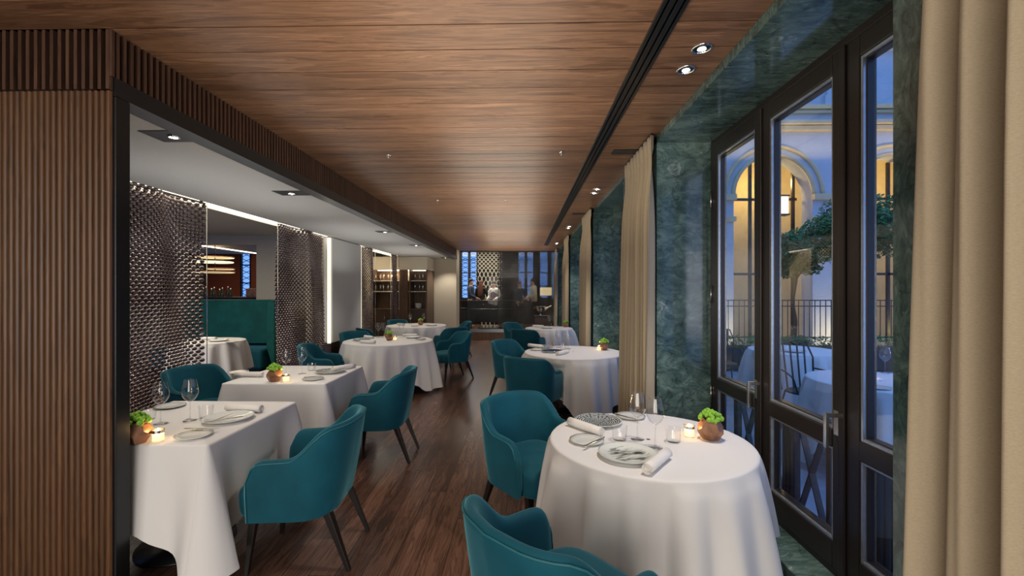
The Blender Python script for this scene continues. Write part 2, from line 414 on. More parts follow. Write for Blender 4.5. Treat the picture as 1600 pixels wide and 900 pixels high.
# ------------------------------------------------------------------ right wall: piers, marble bays, glass doors
b = MB(); b.box(XE, XW+.12, -4.2, WIN[0][0], 0, H); struct('wall_right', b, M['marble'])
b = MB()
for (a0, a1), (b0, b1) in zip(WIN, WIN[1:]): b.box(XE, XW+.12, a1, b0, 0, H)
b.box(XE, XW+.12, WIN[-1][1], 18, 0, 3.3)
struct('wall_right_piers', b, M['marble'])
b = MB(); b.box(XE, XW+.12, WIN[0][0], WIN[-1][1], 2.746, H+.02); struct('trim_12', b, M['marble'], label='green marble lintel above the glass doors')
b = MB()
for a0, a1 in WIN: b.box(XS, XW+.12, a0, a1, -.1, .16)
struct('trim_13', b, M['marble'], bevel=.004, label='green marble sill under the glass doors')
def rect_frame(m, y0, y1, z0, z1, w, x0, x1):
    m.box(x0, x1, y0, y0+w, z0, z1); m.box(x0, x1, y1-w, y1, z0, z1)
    m.box(x0, x1, y0+w, y1-w, z0, z0+w); m.box(x0, x1, y0+w, y1-w, z1-w, z1)
dn = 0
for wi, (a0, a1) in enumerate(WIN):
    m = MB(); x0, x1 = XW-.005, XW+.07
    rect_frame(m, a0, a1, .14, 2.76, .055, x0, x1)
    struct(f'window_{wi+1}', m, M['frame'], bevel=.004)
    L = (a1-a0-.11)/3
    for k in range(3):
        dn += 1
        y1 = a1-.055-k*L; y0 = y1-L
        r = empty(f'door_{dn}', (XW+.03, (y0+y1)/2, .2)); r['kind'] = 'structure'
        # local coordinates about the leaf centre
        h = L/2-.002; zb, zt, zm = 0.0, 2.50, .63
        m = MB(); fx0, fx1 = -.045, .03
        st = .085
        m.box(fx0, fx1, -h, -h+st, zb, zt); m.box(fx0, fx1, h-st, h, zb, zt)
        m.box(fx0, fx1, -h+st, h-st, zb, zb+.13); m.box(fx0, fx1, -h+st, h-st, zt-.10, zt)
        m.box(fx0-.005, fx1, -h+st, h-st, zm-.045, zm+.045)
        m.box(fx0-.013, fx0, -h-.012, -h+.03, zb, zt)
        m.build('door_frame', M['frame'], r, bevel=.006)
        for (za, zc) in ((zb+.13, zm-.045), (zm+.045, zt-.10)):
            m = MB(); rect_frame(m, -h+st-.001, h-st+.001, za-.001, zc+.001, .014, fx0+.006, .012); m.build('glazing_bead', M['seal'], r, bevel=.002)
            m = MB(); rect_frame(m, -h+st+.013, h-st-.013, za+.013, zc-.013, .006, fx0+.022, .016); m.build('spacer', M['frame'], r)
            m = MB(); m.add([(-.008, -h+st, za), (-.008, h-st, za), (-.008, h-st, zc), (-.008, -h+st, zc)], [(0,1,2,3)]); m.build('glass_pane', M['glass'], r)
        if k < 2:
            m = MB(); m.box(-.056, -.046, -h+.018, -h+.062, .70-.045, .70+.075)
            p = m.build('handle_plate', M['steel'], r, bevel=.003)
            m = MB(); m.box(-.10, -.056, -h+.03, -h+.05, .745, .765); m.box(-.112, -.096, -h+.03, -h+.05, .60, .766)
            m.build('door_handle', M['steel'], p, bevel=.002)
        if k == 0:
            for hz in (.45, 1.25, 2.0):
                m = MB(); m.tube([(-.052, h+.008, hz), (-.052, h+.008, hz+.14)], .007, 8); m.build('hinge', M['steel'], r)
# ------------------------------------------------------------------ ceiling fittings
b = MB(); b.box(.606, .72, -3, 12.1, H-.012, H-.001)
sd = b.build('air_slot', M['black'], bevel=.002); tag(sd, 'long black linear air diffuser running along the walnut ceiling', 'air vent')
for k in range(3):
    m = MB(); xx = .628+k*.035; m.box(xx-.004, xx+.004, -3, 12.08, H-.012, H-.004); m.build('blade', M['iron'], sd)
def downlight():
    r = empty('ceiling_downlight')
    m = MB(); m.lathe([(.052, 0), (.052, -.006), (.043, -.008), (.04, -.002), (.040, .0)], 28); m.build('trim_ring', M['chrome'], r)
    m = MB(); m.lathe([(.040, -.0005), (.027, -.003), (.0, -.003)], 24); m.build('baffle', M['black'], r)
    m = MB(); m.lathe([(.021, -.0045), (.0, -.006)], 20); m.build('lens', M['lamp'], r)
    return r
ords = ['nearest', 'second nearest', 'third', 'farthest']
dl = None; yd = [(2.3, 2.52), (5.46, 5.68), (8.62, 8.84), (11.6, 11.8)]
for i, pr in enumerate(yd):
    for j, yy in enumerate(pr):
        o = downlight() if dl is None else copy_tree(dl)
        if dl is None: dl = o
        o.location = (.93, yy, H)
        tag(o, f'round chrome downlight, {"front" if j == 0 else "rear"} one of the {ords[i]} pair beside the curtains', 'ceiling light', 'round downlights along the right side')
spot((.93, 2.3, H-.03), 46, 95, tgt=(.75, 2.2, .75)); spot((.93, 2.52, H-.03), 18, 80, tgt=(.4, 2.7, .5))
spot((.93, 5.46, H-.03), 32, 95, tgt=(.6, 5.7, .75)); spot((.93, 5.68, H-.03), 20, 80, tgt=(.4, 6.1, .5))
spot((.93, 8.7, H-.03), 36, 95, tgt=(.55, 9.4, .75)); spot((.93, 11.7, H-.03), 70, 95, tgt=(.3, 11.9, 0))
sq = None
where = ['nearest, beside the black post', 'second from the front', 'third from the front', 'fourth from the front', 'farthest, by the pale pillar']
for i, (yy, xx) in enumerate([(2.67, -2.14), (4.25, -2.24), (7.08, -2.2), (9.17, -2.2), (12.7, -2.2)]):
    if sq is None:
        r = empty('recessed_spotlight')
        m = MB(); m.box(-.14, .14, -.10, .10, -.004, 0); m.build('black_plate', M['black'], r, bevel=.002)
        m = MB(); rect_frame_pts = None
        m.lathe([(.035, -.004), (.035, -.010), (.026, -.012), (.026, -.006), (0, -.006)], 20); m.build('trim_ring', M['chrome'], r)
        m = MB(); m.lathe([(.024, -.009), (0, -.011)], 16); m.build('lens', M['lamp'], r)
        sq = r; o = r
    else: o = copy_tree(sq)
    o.location = (xx, yy, ZL)
    tag(o, f'black square recessed spotlight in the low white ceiling, {where[i]}', 'ceiling light', 'square recessed spotlights')
    spot((xx, yy, ZL-.03), 27, 115, tgt=(xx+[.05, .0, .05, .0, .1][i], yy+[.0, .0, 0, .9, 0][i], 0))
for i, (xx, yy, lb) in enumerate([(.926, 4.0, 'small black square vent beside the nearest curtain'), (.926, 7.2, 'small black square vent beside the second curtain')]):
    r = empty('ceiling_vent', (xx, yy, H), 0, lb, 'air vent')
    m = MB(); m.box(-.11, .11, -.07, .07, -.004, 0); m.build('frame', M['black'], r, bevel=.002)
    m = MB()
    for k in range(7): m.box(-.1, .1, -.058+k*.018, -.05+k*.018, -.008, -.003)
    m.build('grille', M['iron'], r)
for xx, yy, lb in [(-1.23, 4.05, 'small round ceiling sprinkler nearest the slatted beam'), (.36, 4.0, 'small round ceiling sprinkler near the air slot'),
                   (-.22, 6.1, 'hanging sprinkler head in the middle of the walnut ceiling'), (-1.17, 6.1, 'small round sprinkler farther along the slatted beam')]:
    r = empty('fire_sprinkler', (xx, yy, H), 0, lb, 'sprinkler')
    m = MB(); m.lathe([(.022, 0), (.022, -.004), (.008, -.008), (0, -.008)], 16); m.build('cover_plate', M['steel'], r)
    m = MB(); m.lathe([(.006, -.008), (.006, -.022), (.014, -.026), (0, -.028)], 12); m.build('nozzle', M['steel'], r)

# ------------------------------------------------------------------ curtains
def curtain(y0, y1, label, seed, ztop=H-.012, x=1.035, spread=.05):
    rnd = random.Random(seed); N = int((y1-y0)*260); rows = []
    nf = max(4, int((y1-y0)/.105)); ph = rnd.random()*6
    zs = [ztop, ztop-.04, ztop-.10, ztop-.16, ztop-.24, ztop-.5] + [ztop-.5-(ztop-.52)*k/14 for k in range(1, 15)]
    for z in zs:
        q = (ztop-z)/ztop; row = []
        for i in range(N+1):
            u = i/N; yy = y0+(y1-y0)*u + (u-.5)*spread*2*q*.6
            a = 2*pi*nf*u+ph
            pin = .018+.012*abs(sin(a/2))   # pinch pleats at head
            amp = .026*min(1, q*4)+.012
            und = sin(a + .7*sin(2*pi*u*2+ph)+ q*.8*sin(3*u*pi+ph))
            xx = x + amp*und + .010*sin(a*2.3+q*3)*min(1, q*3) - .03*q
            if q < .05: xx = x + .016*(1 if und > .1 else -.6) 
            elif q < .09: xx = x + .006*und
            row.append((xx, yy, z))
        rows.append(row)
    m = MB(); m.grid(rows)
    r = empty('window_curtain', (0, 0, 0), 0, label, 'curtain', 'floor length linen curtains')
    o = m.build('drape', M['curtain'], r)
    s = o.modifiers.new('s', 'SOLIDIFY'); s.thickness = .002
    m = MB(); m.bar((x+.0, y0, H-.006), (x+.0, y1, H-.006), .02, .012); m.build('curtain_track', M['black'], r)
curtain(.2, 1.16, 'beige linen curtain at the right edge, nearest the camera', 1)
curtain(3.53, 4.42, 'beige linen curtain hanging behind the front right round table', 2)
curtain(6.70, 7.58, 'second beige linen curtain, behind the middle right round table', 3)
curtain(9.88, 10.8, 'third beige linen curtain, beside the farthest right round table', 4)
curtain(13.0, 13.6, 'farthest beige linen curtain, next to the dark mesh panel', 5)

# ------------------------------------------------------------------ metal mesh screens
def link_mesh(Y0, Y1, z0, z1, px, pz, fn, a, b, c, name, mat, parent):
    """staggered domed links; fn(u,z)->(point,normal,tangent)"""
    m = MB(); m.csm = True
    ring = [(cos(t), sin(t)) for t in [2*pi*k/6 for k in range(6)]]
    row = 0; z = z0+pz/2
    while z < z1:
        u = Y0+(px/2 if row % 2 else 0)+px*.25
        while u < Y1:
            p, n, t = fn(u, z)
            up = Vector((0, 0, 1))
            vs = [p+n*c]
            for k, s in ((.6, .72), (1.0, 0.0)):
                for (e, g) in ring: vs.append(p+t*e*a*k+up*g*b*k+n*c*s)
            fs = [(0, 1+i, 1+(i+1) % 6) for i in range(6)]
            for i in range(6): fs.append((1+i, 7+i, 7+(i+1) % 6, 1+(i+1) % 6))
            fs.append(tuple(range(12, 6, -1)))
            m.add(vs, fs, True)
            u += px
        z += pz; row += 1
    return m.build(name, mat, parent)
def screen(Y0, Y1, seed, label):
    ph = seed*1.7
    def fn(u, z):
        w = .045*sin((u-Y0)*5.2+ph)+.018*sin((u-Y0)*11+z*1.1+ph)+.012*sin(z*3.1+u*4)
        dw = .045*5.2*cos((u-Y0)*5.2+ph)+.018*11*cos((u-Y0)*11+z*1.1+ph)
        t = Vector((dw, 1, 0)).normalized(); n = Vector((t.y, -t.x, 0))
        return Vector((XM-.02+w, u, z)), n, t
    r = empty('metal_mesh_screen', (0, 0, 0), 0, label, 'mesh screen', 'metal mesh screens on the left')
    link_mesh(Y0, Y1, .03, ZL-.01, .074, .0330, fn, .031, .0215, .026, 'link_fabric', M['mesh'], r)
    m = MB(); m.tube([(XM, Y0, ZL-.015), (XM, Y1, ZL-.015)], .012, 8); m.build('top_rail', M['chrome'], r)
    m = MB(); m.box(XM-.06, XM+.04, Y0, Y1, 0, .03); m.build('bottom_rail', M['black'], r)
    for yy in (Y0-.03, Y1+.03):
        m = MB(); m.tube([(XM, yy, 0), (XM, yy, ZL)], .004, 6); m.build('tension_wire', M['steel'], r)
screen(2.6, 4.67, 1, 'tall pewter metal mesh screen nearest the black post')
screen(6.12, 7.6, 2, 'pewter metal mesh screen between the banquette and white panel')
screen(9.2, 10.16, 3, 'narrow pewter mesh screen beyond the white padded panel')
screen(11.44, 12.15, 4, 'farthest narrow mesh screen in front of the glass shelves')
m = MB(); m.box(XM-.10, XM-.005, 2.3, 7.68, ZL-.002, ZL+.02); m.box(XM-.10, XM-.005, 9.18, 12.05, ZL-.002, ZL+.02)
o = m.build('cove_light', M['led']); tag(o, 'warm light strip recessed in the ceiling above the mesh screens', 'strip light')
m = MB(); m.box(XM-.12, XM-.10, 2.3, 13.3, ZL-.03, 2.76); struct('trim_14', m, M['white'])
# white padded panel with wainscot
r = empty('padded_wall_panel', (XM, 7.72, 0), 0, 'tall white padded wall panel between two mesh screens', 'wall panel')
m = MB(); m.box(-.12, .06, 0.02, 1.42, .62, ZL-.01); m.build('white_padding', M['panel'], r, bevel=.02, seg=3)
m = MB(); m.box(-.12, .04, 0, 1.44, 0, .61); m.build('walnut_base', M['woodd'], r, bevel=.004)
m = MB(); m.box(-.02, .04, -.02, -.006, .62, ZL-.02); m.box(-.02, .05, 1.446, 1.456, .62, ZL-.02); m.build('edge_light', M['edge'], r)
m = MB(); m.box(XM-.4, XM-.12, 7.7, 9.16, 0, 2.76); struct('wall_middle', m, M['cream'])

# ------------------------------------------------------------------ back room: banquette wall, opening to the bar
m = MB(); m.box(-5.78, XM-.3, 9.5, 9.62, 0, 3.0); m.box(-10.5, -5.78, 9.5, 9.62, 0, 1.25); m.box(-10.5, -5.78, 9.5, 9.62, 2.55, 3.0)
struct('wall_far_left', m, M['cream'])
m = MB(); m.box(-10.6, -10.5, YB, 14.6, 0, 3.1); struct('wall_far_side', m, M['wood'])
m = MB()
wins = [(-9.35, -9.0), (-8.2, -7.86)]
xs = [-10.5, -9.35, -9.0, -8.2, -7.86, -5.2]
for i in range(0, 6, 2): m.box(xs[i], xs[i+1], 14.5, 14.6, 0, 3.1)
for a, b_ in wins: m.box(a, b_, 14.5, 14.6, 0, 1.2)
struct('wall_bar', m, M['rust'])
m = MB(); m.box(-5.3, -5.2, 9.62, 14.6, 0, 3.1); struct('wall_bar_side', m, M['woodd'])
def lattice_window(name, x0, x1, y, z0, z1, nx=2, nz=4, lab=None):
    r = empty(name, ((x0+x1)/2, y, z0)); r['kind'] = 'structure'
    w = (x1-x0)/2; h = z1-z0; m = MB()
    m.box(-w, -w+.04, -.04, .04, 0, h); m.box(w-.04, w, -.04, .04, 0, h); m.box(-w, w, -.04, .04, 0, .04); m.box(-w, w, -.04, .04, h-.04, h)
    for i in range(1, nx): m.box(-w+2*w*i/nx-.05, -w+2*w*i/nx+.05, -.04, .04, 0, h)
    for j in range(1, nz): m.box(-w, w, -.03, .03, h*j/nz-.018, h*j/nz+.018)
    m.build('window_frame', M['black'], r)
    m = MB(); m.add([(-w, 0, 0), (w, 0, 0), (w, 0, h), (-w, 0, h)], [(0,1,2,3)]); m.build('glass_pane', M['glass'], r)
    m = MB(); cw = 2*w/nx; st = cw/2
    for i in range(nx):
        xa = -w+cw*i; k = 0
        z = -0.0
        while z < h:
            for sgn in (1, -1):
                pts = [(xa+cw*(.5+sgn*.42*sin(pi*t/6)), .02, min(h, z+t*st*2.2/12)) for t in range(13)]
                m.tube(pts, .010, 4, caps=False)
            z += st*2.2
    m.build('lattice', M['black'], r)
lattice_window('window_5', -9.35, -9.0, 14.52, 1.2, 3.0, 1, 3)
lattice_window('window_6', -8.2, -7.86, 14.52, 1.2, 3.0, 1, 3)
# cove fascia in the bar
m = MB(); m.box(-10.4, -8.5, 11.3, 14.4, 2.76, 3.0); struct('trim_15', m, M['cream'])
m = MB(); m.box(-8.56, -8.5, 11.3, 14.4, 2.735, 2.76); o = m.build('cove_light', M['led']); tag(o, 'glowing light strip under the cream fascia in the bar', 'strip light')
# tiered ring pendant
r = empty('ring_pendant_light', (-7.75, 11.0, 2.0), 0, 'pendant of stacked glowing flat discs hanging in the bar', 'pendant light')
for i, (dx, z, rr, mt) in enumerate([(0, .39, .42, 'copper'), (-.05, .27, .44, 'shade'), (.15, .10, .3, 'copper'), (-.02, .02, .45, 'copper')]):
    m = MB(); m.lathe([(0, .012), (rr, .012), (rr+.008, 0), (rr, -.012), (0, -.012)], 36, (dx, 0, z)); m.build('disc', M[mt], r)
    m = MB(); m.lathe([(rr*.99, -.013), (rr*.9, -.018), (rr*.8, -.013)], 36, (dx, 0, z)); m.build('glow_ring', M['shade'], r)
m = MB(); m.tube([(0, 0, .0), (0, 0, 1.0)], .012, 8); m.build('rod', M['black'], r)
# bar counter and bottles
r = empty('bar_counter', (-7.6, 10.45, 0), 0, 'dark bar counter seen through the opening above the banquette', 'bar counter')
m = MB(); m.box(-1.3, 1.7, -.28, .28, 0, 1.36); m.build('counter_body', M['woodd'], r, bevel=.006)
m = MB(); m.box(-1.34, 1.74, -.32, .32, 1.36, 1.40); m.build('counter_top', M['black'], r, bevel=.006)
r = empty('wooden_cabinet', (-6.3, 10.45, 1.40), 0, 'small reddish wooden cabinet standing on the bar counter', 'cabinet')
m = MB(); m.box(-.22, .22, -.15, .15, 0, .2); m.build('body', M['copper'], r, bevel=.006)
m = MB(); m.box(-.2, .2, -.16, -.15, .02, .18); m.build('door', M['copper'], r, bevel=.003)
bt = None
for i in range(9):
    if bt is None:
        bt = empty('bottle'); m = MB(); m.lathe([(0, 0), (.035, 0), (.037, .01), (.037, .13), (.012, .18), (.012, .22), (0, .22)], 14); m.build('glass_body', M['bottle'], bt)
        m = MB(); m.lathe([(.0135, .2), (.0135, .235), (0, .235)], 10); m.build('cap', M['silver'], bt); o = bt
    else: o = copy_tree(bt)
    o.location = (-7.75+i*.10, 10.4+.05*(i % 2), 1.40); o.scale = (1, 1, .8+.25*((i*7) % 5)/4)
    tag(o, f'small spirit bottle, {ORD[i]} from the left on the bar counter' if i else 'leftmost small spirit bottle on the bar counter', 'bottle', 'bottles on the bar counter')
# banquette
def banquette():
    r = empty('banquette_sofa', (-4.95, 8.6, 0), 0, 'tall curved dark teal banquette behind the mesh screen table', 'sofa')
    ph = []
    pts = [(-2.0, .25)] + [(.0+.0, .25)] + [(.0+.28*sin(a), .25-.28+.28*cos(a)) for a in [pi/2*k/8 for k in range(1, 9)]] + [(.30, -.4)]
    # sample outline
    m = MB(); rows = []
    hts = [0.0, .1, .7, 1.25, 1.34, 1.37]
    def off(p, q, d):
        return d
    path = pts; N = len(path); nr = []
    for i in range(N):
        a = Vector(path[max(i-1, 0)]); b2 = Vector(path[min(i+1, N-1)]); t = (b2-a).normalized(); nr.append(Vector((-t.y, t.x)))
    prof = [(.0, 0), (.0, 1.30), (-.02, 1.355), (-.06, 1.37), (-.10, 1.355), (-.12, 1.30), (-.14, .5)]
    for d, z in prof:
        rows.append([(path[i][0]+nr[i].x*d, path[i][1]+nr[i].y*d, z) for i in range(N)])
    m.grid(rows)
    n = len(m.v)
    m.f.append([len(prof)*0+i*N+N-1 for i in range(len(prof))]); m.m.append(0); m.sm.append(False)
    m.build('backrest', M['teal2'], r)
    m = MB(); m.box(-2.0, .13, -.52, .10, .08, .46); m.build('seat', M['teal'], r, bevel=.05, seg=3)
    m = MB(); m.box(-2.0, .08, -.46, .05, 0, .08); m.build('plinth', M['black'], r)
banquette()
# shelf unit by the far mesh
r = empty('glass_shelf_cabinet', (-3.4, 12.2, 0), 0, 'walnut display cabinet with shelves of glasses by the pale pillar', 'cabinet')
m = MB(); m.box(-.8, .78, .0, 1.0, 2.13, 2.49); m.build('upper_box', M['cream'], r, bevel=.004)
m = MB(); m.box(-.8, .76, .5, .53, 0, 2.13); m.build('back_panel', M['wood'], r)
for a in (-.82, .0, .27, .74):
    m = MB(); 
    if a == 0: m.box(.0, .24, .0, .04, 0, 2.13)
    else: m.box(a, a+.035, .02, .98 if a > .7 else .5, 0, 2.13)
    m.build('side_panel', M['wood'], r, bevel=.003)
SH = [1.83, 1.53]
for z in SH+[1.04]:
    m = MB(); m.box(-.78, .74, .05, .5, z-.022, z); m.build('shelf', M['steel'] if z > 1.1 else M['wood'], r, bevel=.003)
m = MB(); m.box(-.7, .7, .3, .33, 2.112, 2.13); m.build('shelf_light', M['led'], r)
m = MB(); m.box(-.78, .74, .08, .5, 0, 1.018); m.build('base_cupboard', M['woodd'], r, bevel=.004)
for k in range(4):
    m = MB(); xx = -.76+k*.375; m.box(xx, xx+.36, .062, .082, .05, .98); d = m.build('door', M['woodd'], r, bevel=.003)
    m = MB(); m.tube([(xx+.33, .055, .7), (xx+.33, .055, .82)], .006, 6); m.build('handle', M['steel'], d)
point((-3.4, 12.3, 2.02), 14, (1, .85, .6), .04)
# pale pillar at the end of the left tables
m = MB(); m.box(-2.62, XB, 13.26, 13.88, 0, 2.8); struct('wall_pillar', m, M['cream'], bevel=.006)
m = MB(); m.box(-4.3, -2.62, 13.26, 13.4, 0, 2.8); struct('wall_recess', m, M['cream'])
m = MB(); m.box(-4.3, -4.2, 9.62, 18.0, 0, 3.3); struct('wall_service', m, M['cream'])

chairs = [
 # x, y, facing dx, dy, label
 (-1.28, 2.60, -1, -.08, 'teal velvet armchair pulled up to the front left square table'),
 (-1.32, 4.12, -1, -.03, 'teal velvet armchair at the aisle side of the second left square table'),
 (-2.98, 4.12, 1, -.28, 'light teal armchair between the nearest mesh screen and a square table'),
 (-2.72, 6.02, 1, .18, 'dark teal armchair by the second mesh screen, left of the round table'),
 (-2.86, 7.75, 1, -.8, 'dark teal armchair below the white padded panel at the left round table'),
 (-2.95, 8.75, 1, .9, 'dark teal armchair half hidden behind the one below the white panel'),
 (-3.0, 10.95, .8, -.7, 'dark teal armchair behind the farthest left round table'),
 (-1.22, 7.78, -.9, -.6, 'teal armchair on the aisle side of the left round table'),
 (-1.45, 9.0, -.7, .75, 'teal armchair directly behind the aisle chair of the left round table'),
 (-1.52, 10.45, -1, -.25, 'farthest teal armchair on the left side of the aisle'),
 (.14, 1.56, .76, .65, 'teal armchair in the foreground, cut off by the bottom of the photo'),
 (.07, 2.93, .62, -.78, 'teal armchair on the aisle side of the front right round table'),
 (.13, 5.08, .45, .89, 'teal armchair with its back to the camera at the middle right table'),
 (-.10, 6.42, .8, -.6, 'teal armchair on the aisle side of the middle right table'),
 (.12, 8.62, .45, .89, 'teal armchair with its back to the camera at the farthest right table'),
 (-.08, 10.05, .8, -.6, 'farthest teal armchair on the right side of the aisle'),
]
def keep_clear(x, y, z, nx, ny):
    """slide a point of hanging cloth inwards until it clears the armchairs and the ribbed wall"""
    for _ in range(60):
        hit = False
        for cx, cy, dx, dy, _l in chairs:
            if abs(cx-x) > .6 or abs(cy-y) > .6: continue
            L = sqrt(dx*dx+dy*dy); ux, uy = dx/L, dy/L
            f_ = (x-cx)*ux+(y-cy)*uy; g_ = abs(-(x-cx)*uy+(y-cy)*ux)
            if (z < .62 and f_ < .318-max(0, z-.50)*1.6 and g_ < .262 and f_ > -.35) or (z < .68 and f_ < .24 and g_ < .32 and f_ > -.35): hit = True
        if x < XB+.03 and y < YB+.11: hit = True
        if not hit: break
        x -= nx*.008; y -= ny*.008
    return x, y
# ------------------------------------------------------------------ tables and cloths
TZ = .757
def pedestal(name, loc, label, cat='table', r=.5, square=0, group=None):
    e = empty(name, (loc[0], loc[1], 0), 0, label, cat, group)
    m = MB()
    if square: m.box(-square, square, -square, square, .715, .747)
    else: m.lathe([(0, .715), (r, .715), (r+.004, .73), (r, .747), (0, .747)], 48)
    m.build('tabletop', M['woodd'], e)
    m = MB(); m.tube([(0, 0, .03), (0, 0, .715)], .04, 16); m.build('pedestal', M['black'], e)
    m = MB(); m.lathe([(0, 0), (.26, 0), (.26, .012), (.05, .035), (0, .035)], 32); m.build('base', M['black'], e)
    return e
def cloth_round(cx, cy, r, w, rot, seed, label, amp=.085):
    rnd = random.Random(seed); N = 240; K = 18; rows = []
    fr = [(rnd.uniform(9, 13), rnd.random()*6, .5), (rnd.uniform(17, 22), rnd.random()*6, .5)]
    fr = [(round(a), b, c) for a, b, c in fr]
    def ripple(b):
        s = sum(c*cos(a*b+ph+.6*sin(2*b+ph)) for a, ph, c in fr)
        return math.copysign(abs(s)**.8, s)
    prof = [(-r*.98, 0), (-.05, 0), (-.012, -.0005), (-.003, -.003), (.002, -.009), (.004, -.018)]
    for off, dz in prof:
        rows.append([((r+off)*cos(2*pi*i/N), (r+off)*sin(2*pi*i/N), TZ+dz) for i in range(N)])
    for k in range(1, K+1):
        t = k/K; row = []
        for i in range(N):
            a = 2*pi*i/N; b = a-rot
            D = w/max(abs(cos(b)), abs(sin(b)))
            L = min(D-r, .715)
            c = abs(sin(2*b))**4
            q = ripple(b); g = t**.62
            R = r+.006+g*L*(.05+.16*c)+.9*amp*g*q*(1-.35*c)+.02*g
            z = TZ-.018-t*(L-.02)
            R = max(R, r+.005)*1.0
            X_, Y_ = keep_clear(cx+R*cos(a), cy+R*sin(a), z, cos(a), sin(a)); row.append((X_-cx, Y_-cy, max(z, .012)))
        rows.append(row)
    m = MB(); m.grid(rows, closed_u=True)
    o = m.build('tablecloth', M['cloth']); o.location = (cx, cy, 0)
    tag(o, label, 'tablecloth', 'white tablecloths'); return o
def cloth_square(cx, cy, hw, drop, rot, seed, label):
    rnd = random.Random(seed); pts = []; rc = .02; Q = []
    for k in range(4):
        a0 = pi/2*k; c, s = cos(a0), sin(a0)
        def R2(x, y): return (x*c-y*s, x*s+y*c)
        M1 = 44
        for i in range(M1):   # right side going up, from corner to corner
            u = i/(M1-1); v = -cos(pi*u)
            yy = v*(hw-rc)*.999; pts.append((R2(hw, yy), R2(1, 0), (hw-rc)-abs(yy)))
        for i in range(1, 8):
            b = pi/2*i/8; pts.append((R2(hw-rc+rc*cos(b), hw-rc+rc*sin(b)), R2(cos(b), sin(b)), 0.0))
    N = len(pts); rows = []
    p0, p1 = rnd.random()*6, rnd.random()*6
    rows.append([(p[0]*.02, p[1]*.02, TZ) for p, n, q in pts])
    for off, dz in ((-.012, 0), (-.003, -.003), (.001, -.010), (.002, -.02)):
        rows.append([(p[0]+n[0]*off, p[1]+n[1]*off, TZ+dz) for p, n, q in pts])
    K = 16
    for k in range(1, K+1):
        t = k/K; row = []
        for j, (p, n, q) in enumerate(pts):
            L = drop+max(0, drop*.43*(1-q/.34))
            cone = .12*math.exp(-(q/.085)**2)-.035*math.exp(-((q-.17)/.07)**2)
            rip = .014+.008*sin(j*.31+p0)+.006*sin(j*.13+p1)
            off = .004+t*(.008+cone+rip)
            z = TZ-.02-t*(L-.02); X_, Y_ = keep_clear(cx+p[0]+n[0]*off, cy+p[1]+n[1]*off, z, n[0], n[1]); row.append((X_-cx, Y_-cy, z))
        rows.append(row)
    m = MB(); m.grid(rows, closed_u=True)
    o = m.build('tablecloth', M['cloth']); o.location = (cx, cy, 0); o.rotation_euler = (0, 0, rot)
    tag(o, label, 'tablecloth', 'white tablecloths'); return o
T = {'R1': (.675, 2.37, .52), 'R2': (.67, 5.75, .63), 'R3': (.58, 9.4, .5), 'L3': (-2.12, 7.0, .69), 'L4': (-2.4, 10.05, .67), 'B1': (-4.95, 6.9, .5)}
NM = {'R1': 'front right round table', 'R2': 'middle right round table', 'R3': 'farthest right round table', 'L1': 'front left square table',
      'L2': 'second left square table', 'L3': 'left round table', 'L4': 'farthest left round table', 'B1': 'round table behind the mesh screen'}
cl = {'R1': (.95, -.38), 'R2': (1.12, .98), 'R3': (.9, .6), 'L3': (1.25, -1.03), 'L4': (1.2, .4), 'B1': (.95, .5)}
for k, (x, y, r_) in T.items():
    pedestal('dining_table', (x, y), f'{NM[k]} hidden under its white cloth', r=r_-.02, group='cloth covered tables')
    cloth_round(x, y, r_, cl[k][0], cl[k][1], hash_ := sum(map(ord, k)), f'floor length white cloth on the {NM[k]}')
SQ = {'L1': (-2.06, 2.68, .45), 'L2': (-2.12, 4.17, .45)}
for k, (x, y, hw) in SQ.items():
    pedestal('dining_table', (x, y), f'{NM[k]} hidden under its white cloth', square=hw-.03, group='cloth covered tables')
    cloth_square(x, y, hw, .45, 0.0, 3, f'pressed white cloth hanging in corner folds on the {NM[k]}')

